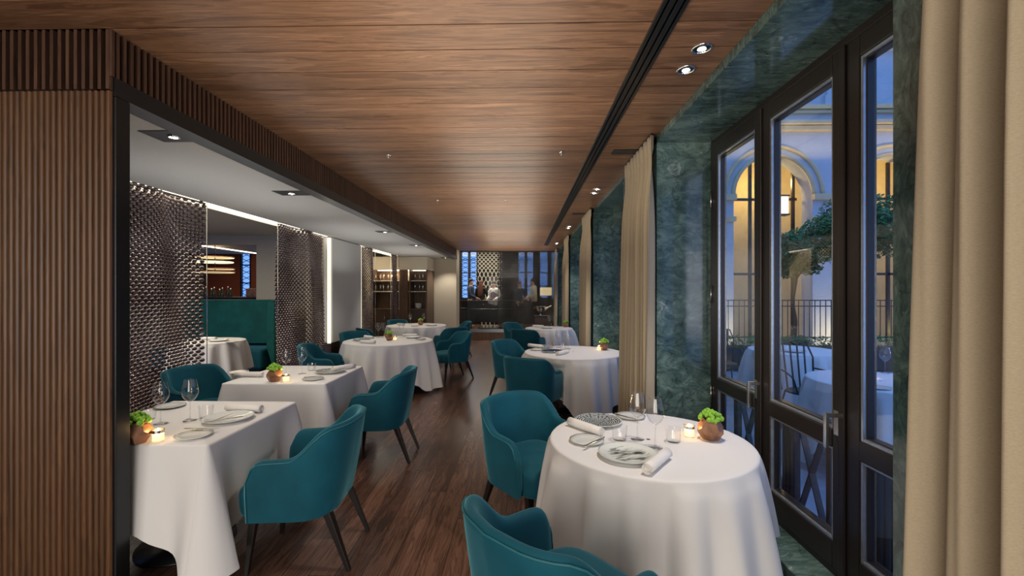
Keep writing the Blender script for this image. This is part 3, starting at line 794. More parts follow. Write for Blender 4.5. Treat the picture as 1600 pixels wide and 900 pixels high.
# ------------------------------------------------------------------ armchairs
def make_chair():
    r = empty('velvet_armchair')
    hw, yb, yf, rc = .285, -.255, .20, .19
    path = []; nrm = []
    # from left arm front, round the back, to right arm front (front = +y)
    def addp(x, y, nx, ny): path.append((x, y)); nrm.append((nx, ny))
    for k in range(10): addp(-hw+.0, yf+(yb+rc-yf)*k/9, -1, 0)
    for k in range(1, 9):
        a = pi/2*k/8; addp(-hw+rc-rc*cos(a), yb+rc-rc*sin(a), -cos(a), -sin(a))
    for k in range(1, 8): addp(-hw+rc+(2*hw-2*rc)*k/8, yb, 0, -1)
    for k in range(0, 9):
        a = pi/2*(1-k/8); addp(hw-rc+rc*cos(a), yb+rc-rc*sin(a), cos(a), -sin(a))
    for k in range(1, 10): addp(hw, yb+rc+(yf-yb-rc)*k/9, 1, 0)
    N = len(path)
    s = [0]
    for i in range(1, N): s.append(s[-1]+(Vector(path[i])-Vector(path[i-1])).length)
    mid = s[-1]/2; half = mid
    def ztop(q):    # q distance from the middle of the back
        if q < .235: return .822-.012*(q/.235)**2
        if q < .44:
            t = (q-.235)/.205; t = t*t*(3-2*t); return .81*(1-t)+.652*t
        z = .652-.004*(q-.44)/.1
        e = half-q
        if e < .085: z -= .10*(1-sqrt(max(0, 1-((.085-e)/.085)**2)))
        return z
    rows = []; tops = []
    for i in range(N):
        q = abs(s[i]-mid); zt = ztop(q); p = Vector(path[i]); n = Vector(nrm[i])
        zb = .315+.02*max(0, 1-q/.3)
        backness = max(0, 1-q/.42)
        th = .052 if half-q > .02 else .040
        sec = []
        def P(d, z):
            lean = max(0, z-.42)*(.16*backness+.05) + (.0 if z > .42 else -.10*(.42-z)*backness*2)
            taper = -.05*max(0, .45-z)
            o = n*(d+lean+taper); sec.append((p.x+o.x, p.y+o.y, z))
        P(0, zb); P(0, zb+.02); P(.004, .45); P(.004, .55 if zt > .6 else zt-.06); P(.003, zt-.05); P(.0, zt-.018); P(-.012, zt-.002); P(-.028, zt+.002)
        P(-th+.010, zt-.006); P(-th, zt-.024); P(-th, zt-.06); P(-th-.004, .47); P(-th, .38)
        rows.append(sec); tops.append(Vector(sec[5]))
    # close the arm fronts
    m = MB(); m.grid(rows)
    ns = len(rows[0])
    for e in (0, N-1):
        cx = sum(p[0] for p in rows[e])/ns
        ring = [(cx+(p[0]-cx)*.55, p[1]+.014, p[2]-(.008 if j > 4 else 0)) for j, p in enumerate(rows[e])]
        base = len(m.v); m.v += ring
        o0 = e*ns
        for j in range(ns-1):
            m.f.append([o0+j, o0+j+1, base+j+1, base+j]); m.m.append(0); m.sm.append(True)
        m.f.append([base+j for j in range(ns)]); m.m.append(0); m.sm.append(True)
    sh = m.build('back_and_arms', M['teal'], r, sub=1)
    m = MB(); m.tube([t+Vector((0, 0, .004)) for t in tops], .0035, 6); m.build('piping', M['piping'], sh)
    # seat
    m = MB(); rows = []; n = 40
    def se(t, ax, ayf, ayb):
        c, s_ = cos(t), sin(t); e = .42
        x = ax*math.copysign(abs(c)**e, c); y = (ayf if s_ > 0 else ayb)*math.copysign(abs(s_)**e, s_)
        return x, y
    for (k, z) in ((.0, .31), (.9, .31), (.97, .32), (.985, .36), (1.0, .42), (.985, .452), (.94, .472), (.8, .482), (.5, .488), (.0, .490)):
        row = []
        for i in range(n):
            x, y = se(2*pi*i/n, .252*k, .31*k, .24*k); row.append((x, y, z-(.006 if y > .2 and z > .46 else 0)))
        rows.append(row)
    m.grid(rows, closed_u=True); m.build('seat', M['teal'], r, sub=1)
    for sx in (-1, 1):
        m = MB(); m.bar((sx*.19, .20, .33), (sx*.21, .235, 0), .046, .042, .022, .022); m.build('leg', M['leg'], r, bevel=.003)
        m = MB(); m.bar((sx*.18, -.18, .34), (sx*.20, -.31, 0), .046, .042, .022, .022); m.build('leg', M['leg'], r, bevel=.003)
    return r
proto = make_chair()
for i, (x, y, dx, dy, lb) in enumerate(chairs):
    o = proto if i == 0 else copy_tree(proto)
    o.location = (x, y, 0); o.rotation_euler = (0, 0, atan2(dy, dx)-pi/2)
    tag(o, lb, 'chair', 'teal velvet armchairs')
def clone(p, *a): return copy_tree(p)

# ------------------------------------------------------------------ table settings
PROTO = {}
def proto_of(kind):
    if kind in PROTO: return copy_tree(PROTO[kind])
    if kind == 'wine_glass':
        r = empty('wine_glass')
        m = MB(); m.lathe([(0, 0), (.036, .0005), (.036, .002), (.012, .004), (.004, .012), (.0032, .04), (.0032, .10), (.006, .115)], 28); m.build('stem_and_foot', M['drink'], r)
        m = MB(); m.lathe([(.0, .112), (.012, .118), (.030, .135), (.042, .158), (.044, .172), (.041, .20), (.034, .235), (.031, .25)], 28); m.build('bowl', M['drink'], r)
    elif kind == 'tumbler':
        r = empty('water_tumbler')
        m = MB(); m.lathe([(0, .001), (.034, .001), (.036, .006), (.040, .075)], 28); m.build('bowl', M['drink'], r)
    elif kind.startswith('plate'):
        mt = {'plate': 'china', 'plate_ring': 'ring', 'plate_brush': 'brush', 'plate_blue': 'bluec'}[kind]
        r = empty('dinner_plate')
        R = .14
        m = MB(); m.lathe([(0, .004), (.08, .004), (.085, .001), (.09, .001), (.10, .008), (R, .019), (R, .022), (.10, .013), (.088, .008), (0, .007)], 48); m.build('rim_and_foot', M['china'], r)
        m = MB(); m.lathe([(R-.006, .0222), (.10, .0138), (.088, .0088), (0, .0078)], 48); m.build('glazed_face', M[mt], r)
    elif kind == 'side_plate':
        r = empty('side_plate')
        m = MB(); m.lathe([(0, .003), (.05, .003), (.055, .001), (.06, .001), (.09, .012), (.0905, .014), (.06, .007), (0, .006)], 40); m.build('plate_body', M['china'], r)
        m = MB(); m.lathe([(.0885, .0142), (.086, .0136)], 40); m.build('rim_line', M['silver'], r)
    elif kind == 'napkin':
        r = empty('rolled_napkin'); m = MB(); L = .125; rows = []
        sp = []
        for k in range(90):
            a = k*.25; rr = .024*(k/89)**.6+.002; sp.append((rr*cos(a), rr*sin(a)))
        zo = -min(p[1] for p in sp)+.001
        for x in (-L, -L*.5, 0, L*.5, L): rows.append([(x, p[0], p[1]+zo+.0) for p in sp])
        m.grid(rows); o = m.build('roll', M['napkin'], r); s = o.modifiers.new('s', 'SOLIDIFY'); s.thickness = .0015
        m = MB(); m.tube([(-L*.9, 0, zo), (L*.9, 0, zo)], .016, 16); m.build('core', M['napkin'], r)
    elif kind == 'knife':
        r = empty('table_knife'); m = MB(); m.bar((-.10, 0, .004), (.0, 0, .004), .012, .006, .010, .005); m.build('handle', M['silver'], r, bevel=.002)
        m = MB(); m.add([(0, -.006, .003), (.08, -.007, .003), (.105, .004, .003), (.0, .005, .003), (0, -.006, .0045), (.08, -.007, .004), (.105, .004, .004), (0, .005, .0045)],
            [(3,2,1,0),(4,5,6,7),(0,1,5,4),(1,2,6,5),(2,3,7,6),(3,0,4,7)]); m.build('blade', M['silver'], r)
    elif kind == 'fork':
        r = empty('table_fork'); m = MB(); m.bar((-.10, 0, .005), (.04, 0, .003), .011, .004, .005, .003); m.build('handle', M['silver'], r, bevel=.001)
        m = MB()
        m.box(.04, .055, -.011, .011, .002, .005)
        for k in range(4): m.bar((.054, -.009+k*.006, .004), (.095, -.009+k*.006, .006), .0025, .002)
        m.build('tines', M['silver'], r)
    elif kind == 'candle':
        r = empty('votive_candle')
        m = MB(); m.lathe([(0, .001), (.027, .001), (.028, .004), (.028, .062)], 28); m.build('glass_holder', M['drink'], r)
        m = MB(); m.lathe([(0, .004), (.0262, .004), (.0262, .040), (.006, .042), (0, .041)], 28); wx = m.build('wax', M['wax'], r)
        m = MB(); m.lathe([(0, .040), (.003, .046), (.0035, .05), (0, .058)], 10); m.build('flame', M['flame'], wx)
        m = MB(); m.lathe([(.0285, .045), (.0287, .06)], 28); m.build('silver_band', M['silver'], r)
    elif kind == 'planter':
        r = empty('succulent_planter'); m = MB(); S = .069
        def R5(rr, z, o): return [(rr*S*cos(2*pi*(i+o)/5), rr*S*sin(2*pi*(i+o)/5), (z+.795)*S) for i in range(5)]
        A, B, Cc, D = R5(.607, -.795, 0), R5(.982, -.188, 0), R5(.982, .188, .5), R5(.607, .795, .5)
        vs = A+B+Cc+D; fs = [(4,3,2,1,0)]
        for i in range(5):
            j = (i+1) % 5; fs.append((i, j, 5+j, 10+i, 5+i)); h_ = (i-1) % 5
            fs.append((5+j, 10+j, 15+j, 15+i, 10+i))
        m.add(vs, fs, False)
        o = m.build('faceted_pot', M['copper'], r); s = o.modifiers.new('s', 'SOLIDIFY'); s.thickness = .003; s.offset = -1
        b_ = o.modifiers.new('b', 'BEVEL'); b_.width = .0012; b_.segments = 1
        rnd = random.Random(3); m = MB()
        for k in range(58):
            a = rnd.random()*2*pi; q = sqrt(rnd.random()); el = q*.052
            cx, cy, cz = el*cos(a)*1.08, el*sin(a)*1.08, 1.56*S+.040*(1-q*q)+rnd.uniform(-.004, .008)
            rr = rnd.uniform(.009, .0135); prof = [(0, -rr)]+[(rr*sin(pi*t/5), -rr*cos(pi*t/5)) for t in range(1, 5)]+[(0, rr)]
            m.lathe(prof, 8, (cx, cy, cz))
        m.build('foliage', M['lime'], r)
        m = MB(); m.lathe([(0, 1.40*S), (.045, 1.40*S)], 12); m.build('soil', M['soil'], r)
    PROTO[kind] = r
    return r
CAT = {'wine_glass': ('wine glass', 'wine glasses on the set tables'), 'tumbler': ('glass', 'water tumblers on the set tables'), 'plate': ('plate', 'dinner plates'),
       'plate_ring': ('plate', 'dinner plates'), 'plate_brush': ('plate', 'dinner plates'), 'plate_blue': ('plate', 'dinner plates'), 'side_plate': ('plate', 'side plates'),
       'napkin': ('napkin', 'rolled napkins'), 'knife': ('knife', 'table knives'), 'fork': ('fork', 'table forks'), 'candle': ('candle', 'votive candles'), 'planter': ('plant', 'succulent planters')}
def put(kind, px, py, lb, rot=0, sc=1, dz=0, z=TZ+.0005, grp=True):
    o = proto_of(kind); p = at(px, py, z+dz); o.location = p; o.rotation_euler = (0, 0, radians(rot)); o.scale = (sc,)*3
    tag(o, lb, CAT[kind][0], CAT[kind][1]); return o
def lay(kind, a, b, lb, dz=0, sc=1, z=TZ+.0005):
    p, q = at(*a, z+dz), at(*b, z+dz); d = q-p
    o = proto_of(kind); o.location = (p+q)/2; o.rotation_euler = (0, 0, atan2(d.y, d.x)); o.scale = (sc,)*3
    tag(o, lb, CAT[kind][0], CAT[kind][1]); return o
# front right round table
put('plate_ring', 935, 661, 'dinner plate with grey ring ornament on the front right round table')
put('plate_brush', 981, 713, 'dinner plate with charcoal brushed marks on the front right round table', 20)
lay('napkin', (884, 662), (948, 685), 'rolled white napkin leaning by the grey ornament plate', 0)
lay('napkin', (1006, 746), (1046, 712), 'rolled white napkin beside the charcoal brushed plate', 0)
put('side_plate', 917, 690, 'white side plate between the napkin and charcoal brushed plate')
lay('knife', (915, 698), (944, 684), 'silver butter knife on the side plate near the charcoal brushed plate', .015)
put('side_plate', 985, 652, 'white side plate behind the wine glasses on the front right table')
lay('knife', (957, 647), (1003, 658), 'silver butter knife on the side plate behind the wine glasses', .015)
put('wine_glass', 996, 686, 'left wine glass on the front right round table')
put('wine_glass', 1024, 699, 'right wine glass on the front right round table')
put('tumbler', 968, 687, 'low clear water tumbler left of the front wine glasses')
put('tumbler', 1052, 690, 'low clear water tumbler right of the front wine glasses')
put('candle', 1077, 682, 'lit votive candle on the front right round table')
put('planter', 1110, 686, 'lime green succulent in a faceted copper pot by the glass doors', 30)
# front left square table
put('planter', 214, 692, 'lime green succulent in a faceted copper pot beside the black post', 10)
put('candle', 247, 689, 'lit votive candle on the front left square table')
put('wine_glass', 251, 662, 'left wine glass on the front left square table')
put('wine_glass', 297, 657, 'right wine glass on the front left square table')
put('tumbler', 322, 652, 'clear water tumbler between wine glass and plate, front left table')
put('tumbler', 232, 655, 'clear water tumbler near the copper pot on the front left table')
put('plate', 357, 656, 'plain white dinner plate with cutlery on the front left table')
put('side_plate', 303, 682, 'white side plate nearest the camera on the front left table')
lay('knife', (290, 671), (341, 671), 'silver butter knife across the nearest white side plate', .016)
lay('fork', (322, 661), (378, 652), 'silver fork lying across the plain white dinner plate', .022)
lay('knife', (338, 657), (360, 648), 'silver knife lying on the plain white dinner plate', .022)
lay('napkin', (350, 642), (414, 645), 'rolled white napkin behind the plain white dinner plate')
put('side_plate', 266, 636, 'white side plate at the far edge of the front left table')
lay('knife', (228, 638), (262, 638), 'silver knife beside the far side plate, front left table', .0)
# second left table
put('planter', 429, 596, 'green succulent in a copper pot on the second left square table', 50)
put('candle', 447, 596, 'lit votive candle on the second left square table')
put('wine_glass', 447, 587, 'left wine glass on the second left square table')
put('wine_glass', 472, 584, 'right wine glass on the second left square table')
put('tumbler', 487, 579, 'clear water tumbler on the second left square table')
put('plate_ring', 516, 582, 'dinner plate with grey ring ornament on the second left table')
put('side_plate', 489, 593, 'white side plate at the near edge of the second left table')
lay('knife', (480, 590), (505, 590), 'silver knife on the side plate of the second left table', .016)
lay('napkin', (366, 589), (412, 589), 'rolled white napkin at the left of the second square table')
lay('napkin', (528, 579), (546, 576), 'rolled white napkin at the right of the second square table')
put('side_plate', 372, 583, 'white side plate at the left of the second square table')
# left round table
put('planter', 608, 532, 'green succulent in a copper pot on the left round table', 20)
put('candle', 617, 531, 'lit votive candle on the left round table')
put('wine_glass', 591, 527.5, 'leftmost wine glass on the left round table')
put('wine_glass', 599, 527, 'middle wine glass on the left round table')
put('wine_glass', 627, 527, 'rightmost wine glass on the left round table')
put('plate_ring', 566, 532, 'dinner plate with grey ornament on the left round table')
put('plate', 645, 528, 'plain white dinner plate on the left round table')
lay('napkin', (564, 536), (586, 537), 'rolled white napkin at the near edge of the left round table')
lay('napkin', (632, 526), (650, 526), 'rolled white napkin beside the white plate, left round table')
lay('napkin', (571, 528), (582, 529.5), 'rolled white napkin by the leftmost wine glass, left round table')
put('side_plate', 657, 531, 'white side plate at the right of the left round table')
# farthest left table
put('planter', 657, 508, 'green succulent in a copper pot on the farthest left table', 20)
put('wine_glass', 641, 506.5, 'left wine glass on the farthest left table')
put('wine_glass', 662, 506, 'right wine glass on the farthest left table')
put('plate', 674, 509, 'plain white dinner plate on the farthest left table')
put('side_plate', 648, 510, 'white side plate on the farthest left table')
lay('napkin', (620, 508), (633, 509), 'rolled white napkin on the farthest left table')
# middle right table
put('planter', 944, 547, 'lime green succulent in a copper pot on the middle right table', 20)
put('candle', 936, 547, 'lit votive candle on the middle right table')
put('wine_glass', 873, 543, 'left wine glass on the middle right table')
put('wine_glass', 888, 545, 'right wine glass on the middle right table')
put('tumbler', 880, 546, 'clear water tumbler between the wine glasses, middle right table')
put('plate_ring', 849, 543, 'dinner plate with grey ornament on the middle right table')
put('plate_blue', 862, 550, 'dark blue dinner plate on the middle right table')
put('side_plate', 838, 547, 'white side plate on the middle right table')
lay('napkin', (828, 542), (846, 544), 'rolled white napkin beside the grey ornament plate, middle right table')
lay('napkin', (869, 556), (888, 552), 'rolled white napkin in front of the dark blue plate')
# farthest right table
put('planter', 884, 511, 'green succulent in a copper pot on the farthest right table', 20)
put('wine_glass', 858, 510, 'left wine glass on the farthest right table')
put('wine_glass', 866, 510, 'right wine glass on the farthest right table')
put('plate', 855, 513, 'plain white dinner plate on the farthest right table')
lay('napkin', (836, 511), (846, 511.5), 'rolled white napkin on the farthest right table')
# table behind the mesh
put('wine_glass', 314, 537, 'wine glass on the table behind the mesh screen')
put('plate', 341, 533, 'white dinner plate on the table behind the mesh screen')
put('side_plate', 362, 535, 'white side plate on the table behind the mesh screen')
lay('napkin', (318, 531), (334, 531), 'rolled white napkin on the table behind the mesh screen')
for k, (x, y, r_) in T.items():
    if k in ('R1', 'R2', 'L3'): pass
for p, e in ((at(1077, 682), .25), (at(247, 689), .25), (at(447, 596), .25), (at(936, 547), .3)):
    point((p.x, p.y, TZ+.07), e, (1, .6, .25), .01)

# low poly glasses on the shelves
g0 = None
for si, z in enumerate(SH):
    for i in range(13):
        if g0 is None:
            m = MB(); m.lathe([(0, 0), (.03, .001), (.004, .008), (.004, .07), (.03, .095), (.036, .13), (.028, .18)], 10); g0 = m.build('wine_glass', M['shelfglass']); o = g0
        else: o = g0.copy(); C.objects.link(o)
        o.location = (-4.13+i*.112, 12.42+.08*(i % 2), z)
        tag(o, f'small wine glass, {ORD[i]+(" from the left" if i else "")}, on the {"upper" if si == 0 else "lower"} shelf of the walnut cabinet', 'wine glass', f'wine glasses on the {"upper" if si == 0 else "lower"} cabinet shelf')
g1 = None
for i in range(5):
    if g1 is None:
        m = MB(); m.lathe([(0, 0), (.05, 0), (.11, .035), (.112, .04), (.05, .01), (0, .008)], 20); g1 = m.build('stacked_bowl', M['china']); o = g1
    else: o = g1.copy(); C.objects.link(o)
    o.location = (-2.92, 12.45, 1.041+i*.028)
    tag(o, f'white china bowl, {["lowest", "second from the bottom", "middle one", "second from the top", "topmost"][i]} of the stack in the walnut cabinet', 'bowl', 'stacked bowls in the walnut cabinet')

# ------------------------------------------------------------------ far room behind the glass
m = MB()
far = [(-2.365, -1.725), (-.15, .49), (.68, 1.05)]
xs = [-4.2, -2.365, -1.725, -.15, .49, .68, 1.05, 1.6]
for i in range(0, 8, 2): m.box(xs[i], xs[i+1], 17.2, 17.35, .2, 3.3)
for a, b_ in far: m.box(a, b_, 17.2, 17.35, .2, 1.23)
struct('wall_far', m, M['black'])
for i, (a, b_) in enumerate(far): lattice_window(f'window_{7+i}', a, b_, 17.25, 1.23, 3.25, 2 if i < 2 else 1, 4)
# pale elongated lattice screen
r = empty('lattice_screen', (-1.25, 16.9, .235), 0, 'pale metal lattice screen of elongated loops behind the bar staff', 'screen')
m = MB(); n = 11; W_ = .86; 
for i in range(n+1):
    xc = -W_/2+W_*i/n
    for sgn in (1, -1):
        pts = []
        for k in range(0, 221):
            z = k/220*2.85; per = .34 if z < 2.1 else .16
            pts.append((xc+sgn*W_/n*.5*.96*(.5-.5*cos(2*pi*(z-2.1)/per + pi*(i % 2)))*1.9, 0, z))
        m.tube(pts, .011, 4, caps=False)
m.build('loops', M['cream'], r)
m = MB(); m.box(-.46, -.43, -.02, .02, 0, 2.9); m.box(.43, .46, -.02, .02, 0, 2.9); m.build('frame', M['black'], r)
m = MB(); m.box(-.43, .43, .1, .12, 0, 2.9); m.build('back_panel', M['black'], r)
# bar staff counter
r = empty('service_counter', (-1.02, 15.0, .235), 0, 'black service counter behind the glass partition', 'counter')
m = MB(); m.box(-.78, .8, -.25, .25, .93, .98); m.build('counter_top', M['black'], r, bevel=.004)
m = MB(); m.box(-.76, .78, -.24, -.2, .72, .93); m.box(-.76, .78, -.2, .2, .25, .70); m.build('front_panel', M['black'], r, bevel=.004)
m = MB(); m.tube([(-.78, -.28, .70), (.8, -.28, .70)], .01, 8); m.build('rail', M['steel'], r)
for sx, sy in ((-.72, -.2), (.74, -.2), (-.72, .2), (.74, .2)):
    m = MB(); m.box(sx-.02, sx+.02, sy-.02, sy+.02, 0, .25); m.build('leg', M['black'], r)
t0 = None
for i in range(6):
    if t0 is None:
        m = MB(); m.lathe([(0, 0), (.03, 0), (.045, .05), (.04, .055), (.026, .01), (0, .01)], 14); t0 = m.build('china_cup', M['china']); o = t0
    else: o = t0.copy(); C.objects.link(o)
    o.location = (-1.25+i*.12, 14.6, .34)
    tag(o, f'white cup, {ORD[i]+(" from the left" if i else "")}, on the low shelf before the service counter', 'cup', 'white cups on the low shelf')
r = empty('low_shelf', (-.95, 14.6, .235), 0, 'low dark shelf holding white cups behind the glass', 'shelf')
m = MB(); m.box(-.5, .5, -.12, .12, .08, .105); m.build('board', M['steel'], r)
m = MB(); m.box(-.48, .48, -.10, .10, 0, .08); m.build('base', M['black'], r)
r = empty('bar_stool', (-2.0, 14.75, .235), 0, 'black bar stool left of the service counter', 'stool')
m = MB(); m.lathe([(0, .68), (.17, .68), (.18, .71), (.16, .74), (0, .745)], 20); m.build('seat', M['darkcloth'], r)
m = MB(); m.box(-.16, .16, .13, .16, .74, .98); m.build('backrest', M['darkcloth'], r, bevel=.02)
for sx in (-1, 1):
    for sy in (-1, 1):
        m = MB(); m.bar((sx*.1, sy*.1, .69), (sx*.17, sy*.17, 0), .03, .03, .02, .02); m.build('leg', M['black'], r)
# glass partition
r = empty('glass_partition', (0, YG+.05, .235), 0, 'tall black framed glass partition at the end of the aisle', 'partition')
m = MB(); zt = H-.235
for xx in (-1.94, -.74, XE-.04): m.box(xx-.012, xx+.012, -.02, .02, 0, zt)
m.box(-1.95, XE, -.02, .02, zt-.03, zt); m.box(-1.95, XE, -.03, .03, 0, .03); m.build('frame', M['black'], r)
m = MB(); m.add([(-1.93, 0, .03), (-.75, 0, .03), (-.75, 0, zt-.03), (-1.93, 0, zt-.03)], [(0,1,2,3)]); m.build('clear_pane', M['clearglass'], r)
m = MB(); m.box(-1.95, XE, -.06, -.02, -.0, .10); m.build('kick_rail', M['seal'], r)
r = empty('dark_mesh_panel', (0, 0, 0), 0, 'dark metal mesh panel on the right half of the glass partition', 'mesh screen')
def fn(u, z):
    w = .03*sin(u*7); return Vector((u, YG+.12+w, z)), Vector((0, -1, 0)), Vector((1, 0, 0))
link_mesh(-.72, XE-.06, .27, H-.02, .062, .026, fn, .027, .017, .01, 'link_fabric', M['meshd'], r)
m = MB(); m.tube([(-.72, YG+.12, H-.02), (XE-.06, YG+.12, H-.02)], .012, 8); m.build('top_rail', M['black'], r)
# lamp
r = empty('floor_lamp', (.83, 15.1, .235), 0, 'lamp with glowing cream drum shade behind the dark mesh', 'lamp')
m = MB(); m.lathe([(.2, 1.15), (.2, 1.42)], 32); m.build('lamp_shade', M['shade'], r)
m = MB(); m.tube([(0, 0, .02), (0, 0, 1.3)], .012, 10); m.build('pole', M['black'], r)
m = MB(); m.lathe([(0, 0), (.14, 0), (.14, .02), (0, .025)], 24); m.build('base', M['black'], r)
point((.83, 15.1, 1.5), 8, (1, .75, .45), .04)
# champagne bucket on a stand
r = empty('side_stand', (.55, 12.75, 0), 0, 'small black side table holding the silver bucket', 'table')
m = MB(); m.box(-.19, .19, -.17, .17, .80, .83); m.build('top', M['black'], r, bevel=.004)
m = MB(); m.box(-.17, .17, -.15, .15, 0, .80); m.build('body', M['woodd'], r, bevel=.004)
m = MB(); m.lathe([(0, 0), (.05, 0), (.055, .01), (.02, .03), (.02, .06), (.06, .085), (.12, .15), (.15, .26), (.16, .262), (.145, .255), (.11, .16), (0, .11)], 32)
r = empty('champagne_bucket', (.55, 12.75, .83), 0, 'polished silver champagne bowl on a foot at the aisle end', 'bucket'); m.build('bowl', M['silver'], r)
m = MB(); m.tube([(-.15, 0, .22), (-.19, 0, .24), (-.19, 0, .2), (-.14, 0, .17)], .007, 6); m.build('handle', M['silver'], r)
r = empty('champagne_bottle', (.58, 12.75, .97), 0, 'pale champagne bottle leaning out of the silver bowl', 'bottle'); r.rotation_euler = (0, radians(62), 0)
m = MB(); m.lathe([(0, 0), (.042, 0), (.042, .15), (.015, .22), (.015, .3), (0, .3)], 16); m.build('glass_body', M['sand'], r)
m = MB(); m.lathe([(.017, .24), (.019, .31), (0, .315)], 12); m.build('foil', M['china'], r)

# ------------------------------------------------------------------ people
def skin_obj(name, J, E, R, mat, parent, sub=2):
    me = bpy.data.meshes.new(name); me.from_pydata(J, E, []); o = bpy.data.objects.new(name, me); C.objects.link(o)
    me.materials.append(mat); o.parent = parent; KIDS.setdefault(parent.name, []).append(o)
    s = o.modifiers.new('skin', 'SKIN'); s.use_smooth_shade = True
    if not me.skin_vertices: 
        bpy.context.view_layer.objects.active = o
    lay_ = me.skin_vertices[0].data
    for i, r_ in enumerate(R): lay_[i].radius = (r_, r_) if not isinstance(r_, tuple) else r_
    lay_[0].use_root = True
    sb = o.modifiers.new('sub', 'SUBSURF'); sb.levels = sub; sb.render_levels = sub
    return o
def person(x, y, face, label, top, legs, hair, armL, armR, vest=None, long_hair=False, bend=0, sc=1.0):
    r = empty('person', (x, y, .235), atan2(face[1], face[0])-pi/2, label, 'person'); r.scale = (sc,)*3
    b = bend
    J = [(0, 0, .93), (0, .0+b*.3, 1.10), (0, .0+b*.7, 1.30), (0, b, 1.44), (0, .01+b*1.1, 1.50), (0, .02+b*1.25, 1.57), (0, .02+b*1.35, 1.66)]
    R = [.125, .115, .125, .085, .05, .075, .078]
    E = [(i, i+1) for i in range(6)]
    R[0] = (.14, .10); R[1] = (.13, .09); R[2] = (.15, .10); R[3] = (.11, .07)
    for s_ in (-1, 1):
        i0 = len(J); J += [(s_*.09, 0, .88), (s_*.10, .01, .48), (s_*.11, -.01, .08), (s_*.12, .12, .04)]; R += [.085, .055, .040, .035]
        E += [(0, i0), (i0, i0+1), (i0+1, i0+2), (i0+2, i0+3)]
    for s_, arm in ((-1, armL), (1, armR)):
        i0 = len(J); el, wr = arm
        J += [(s_*.18, b, 1.41), el, wr]; R += [.055, .040, .028]; E += [(3, i0), (i0, i0+1), (i0+1, i0+2)]
        d = (Vector(wr)-Vector(el)).normalized(); side = d.cross(Vector((0, 0, 1))).normalized()
        pm = Vector(wr)+d*.06; J.append(tuple(pm)); R.append(.026); E.append((i0+2, i0+3))
        for f_ in range(4):
            q = side*(f_-1.5)*.021; L_ = [.075, .085, .08, .06][f_]
            k = len(J); J += [tuple(pm+q+d*.03), tuple(pm+q+d*(.03+L_*.6)+Vector((0, 0, -.012)))]; R += [.009, .008]; E += [(i0+3, k), (k, k+1)]
        k = len(J); J += [tuple(Vector(wr)+d*.03+side*s_*-.035), tuple(Vector(wr)+d*.07+side*s_*-.05)]; R += [.010, .009]; E += [(i0+2, k), (k, k+1)]
    skin_obj('body', J, E, R, M['skin'], r)
    # clothes: jacket / shirt
    J2 = [(0, 0, .86), (0, b*.3, 1.10), (0, b*.7, 1.30), (0, b, 1.44)]; R2_ = [(.165, .125), (.15, .11), (.168, .12), (.13, .085)]
    E2 = [(0, 1), (1, 2), (2, 3)]
    for s_, arm in ((-1, armL), (1, armR)):
        i0 = len(J2); el, wr = arm; J2 += [(s_*.18, b, 1.41), el, tuple(Vector(el).lerp(Vector(wr), .9))]; R2_ += [.072, .056, .044]
        E2 += [(3, i0), (i0, i0+1), (i0+1, i0+2)]
    skin_obj('jacket', J2, E2, R2_, top, r)
    if vest: skin_obj('vest', [(0, 0, .90), (0, b*.3, 1.10), (0, b*.7, 1.30), (0, b, 1.40)], [(0, 1), (1, 2), (2, 3)], [(.188, .15), (.175, .137), (.186, .145), (.11, .10)], vest, r)
    J3 = [(0, 0, .92)]; R3 = [(.15, .115)]; E3 = []
    for s_ in (-1, 1):
        i0 = len(J3); J3 += [(s_*.095, 0, .84), (s_*.10, .01, .48), (s_*.11, -.01, .08)]; R3 += [.10, .072, .055]; E3 += [(0, i0), (i0, i0+1), (i0+1, i0+2)]
    skin_obj('trousers', J3, E3, R3, legs, r)
    hx, hy, hz = 0, .02+b*1.35, 1.66
    m = MB(); rows = []
    for i in range(9):
        t = i/8; ph = t*pi*.62
        row = []
        for k in range(16):
            a = 2*pi*k/16; rr = .098*sin(ph)+.002; cut = 0
            row.append((hx+rr*cos(a)*.9, hy-.012+rr*sin(a)*(1.02 if sin(a) < 0 else .88), hz+.095*cos(ph)-.0+(.05 if sin(a) > .3 and i > 4 else 0)*(i-4)/4))
        rows.append(row)
    m.grid(rows, closed_u=True); m.build('hair', hair, r)
    if long_hair: skin_obj('long_hair', [(0, hy-.05, 1.66), (0, hy-.09, 1.50), (0, hy-.11, 1.30), (0, hy-.12, 1.12)], [(0, 1), (1, 2), (2, 3)], [(.085, .07), (.10, .05), (.11, .05), (.07, .03)], hair, r)
    m = MB(); m.lathe([(0, -.02), (.012, -.012), (.010, .01), (0, .025)], 8, (0, hy+.078, 1.615)); 
    m.lathe([(0, -.02), (.009, 0), (0, .025)], 8, (.078, hy, 1.62)); m.lathe([(0, -.02), (.009, 0), (0, .025)], 8, (-.078, hy, 1.62)); m.build('nose_and_ears', M['skin'], r)
    m = MB()
    for s_ in (-1, 1): m.lathe([(0, -.006), (.010, 0), (0, .006)], 8, (s_*.03, hy+.076, 1.645))
    m.build('eyes', M['hair'], r); m = MB(); m.lathe([(0, -.005), (.02, 0), (0, .005)], 8, (0, hy+.070, 1.583), sy=.5); m.build('mouth', M['vest'], r)
rest = lambda s: ((s*.24, .02, 1.14), (s*.22, .14, .93))
fwd = lambda s: ((s*.24, .05, 1.15), (s*.17, .29, 1.05))
person(-1.80, 15.6, (1, -.2), 'person in a navy suit standing left behind the counter, facing right', M['navy'], M['navy'], M['hair'], rest(-1), fwd(1))
person(-1.48, 16.15, (.3, 1), 'person with long auburn hair seen from behind at the counter', M['darkcloth'], M['darkcloth'], M['auburn'], fwd(-1), fwd(1), long_hair=True, sc=.97)
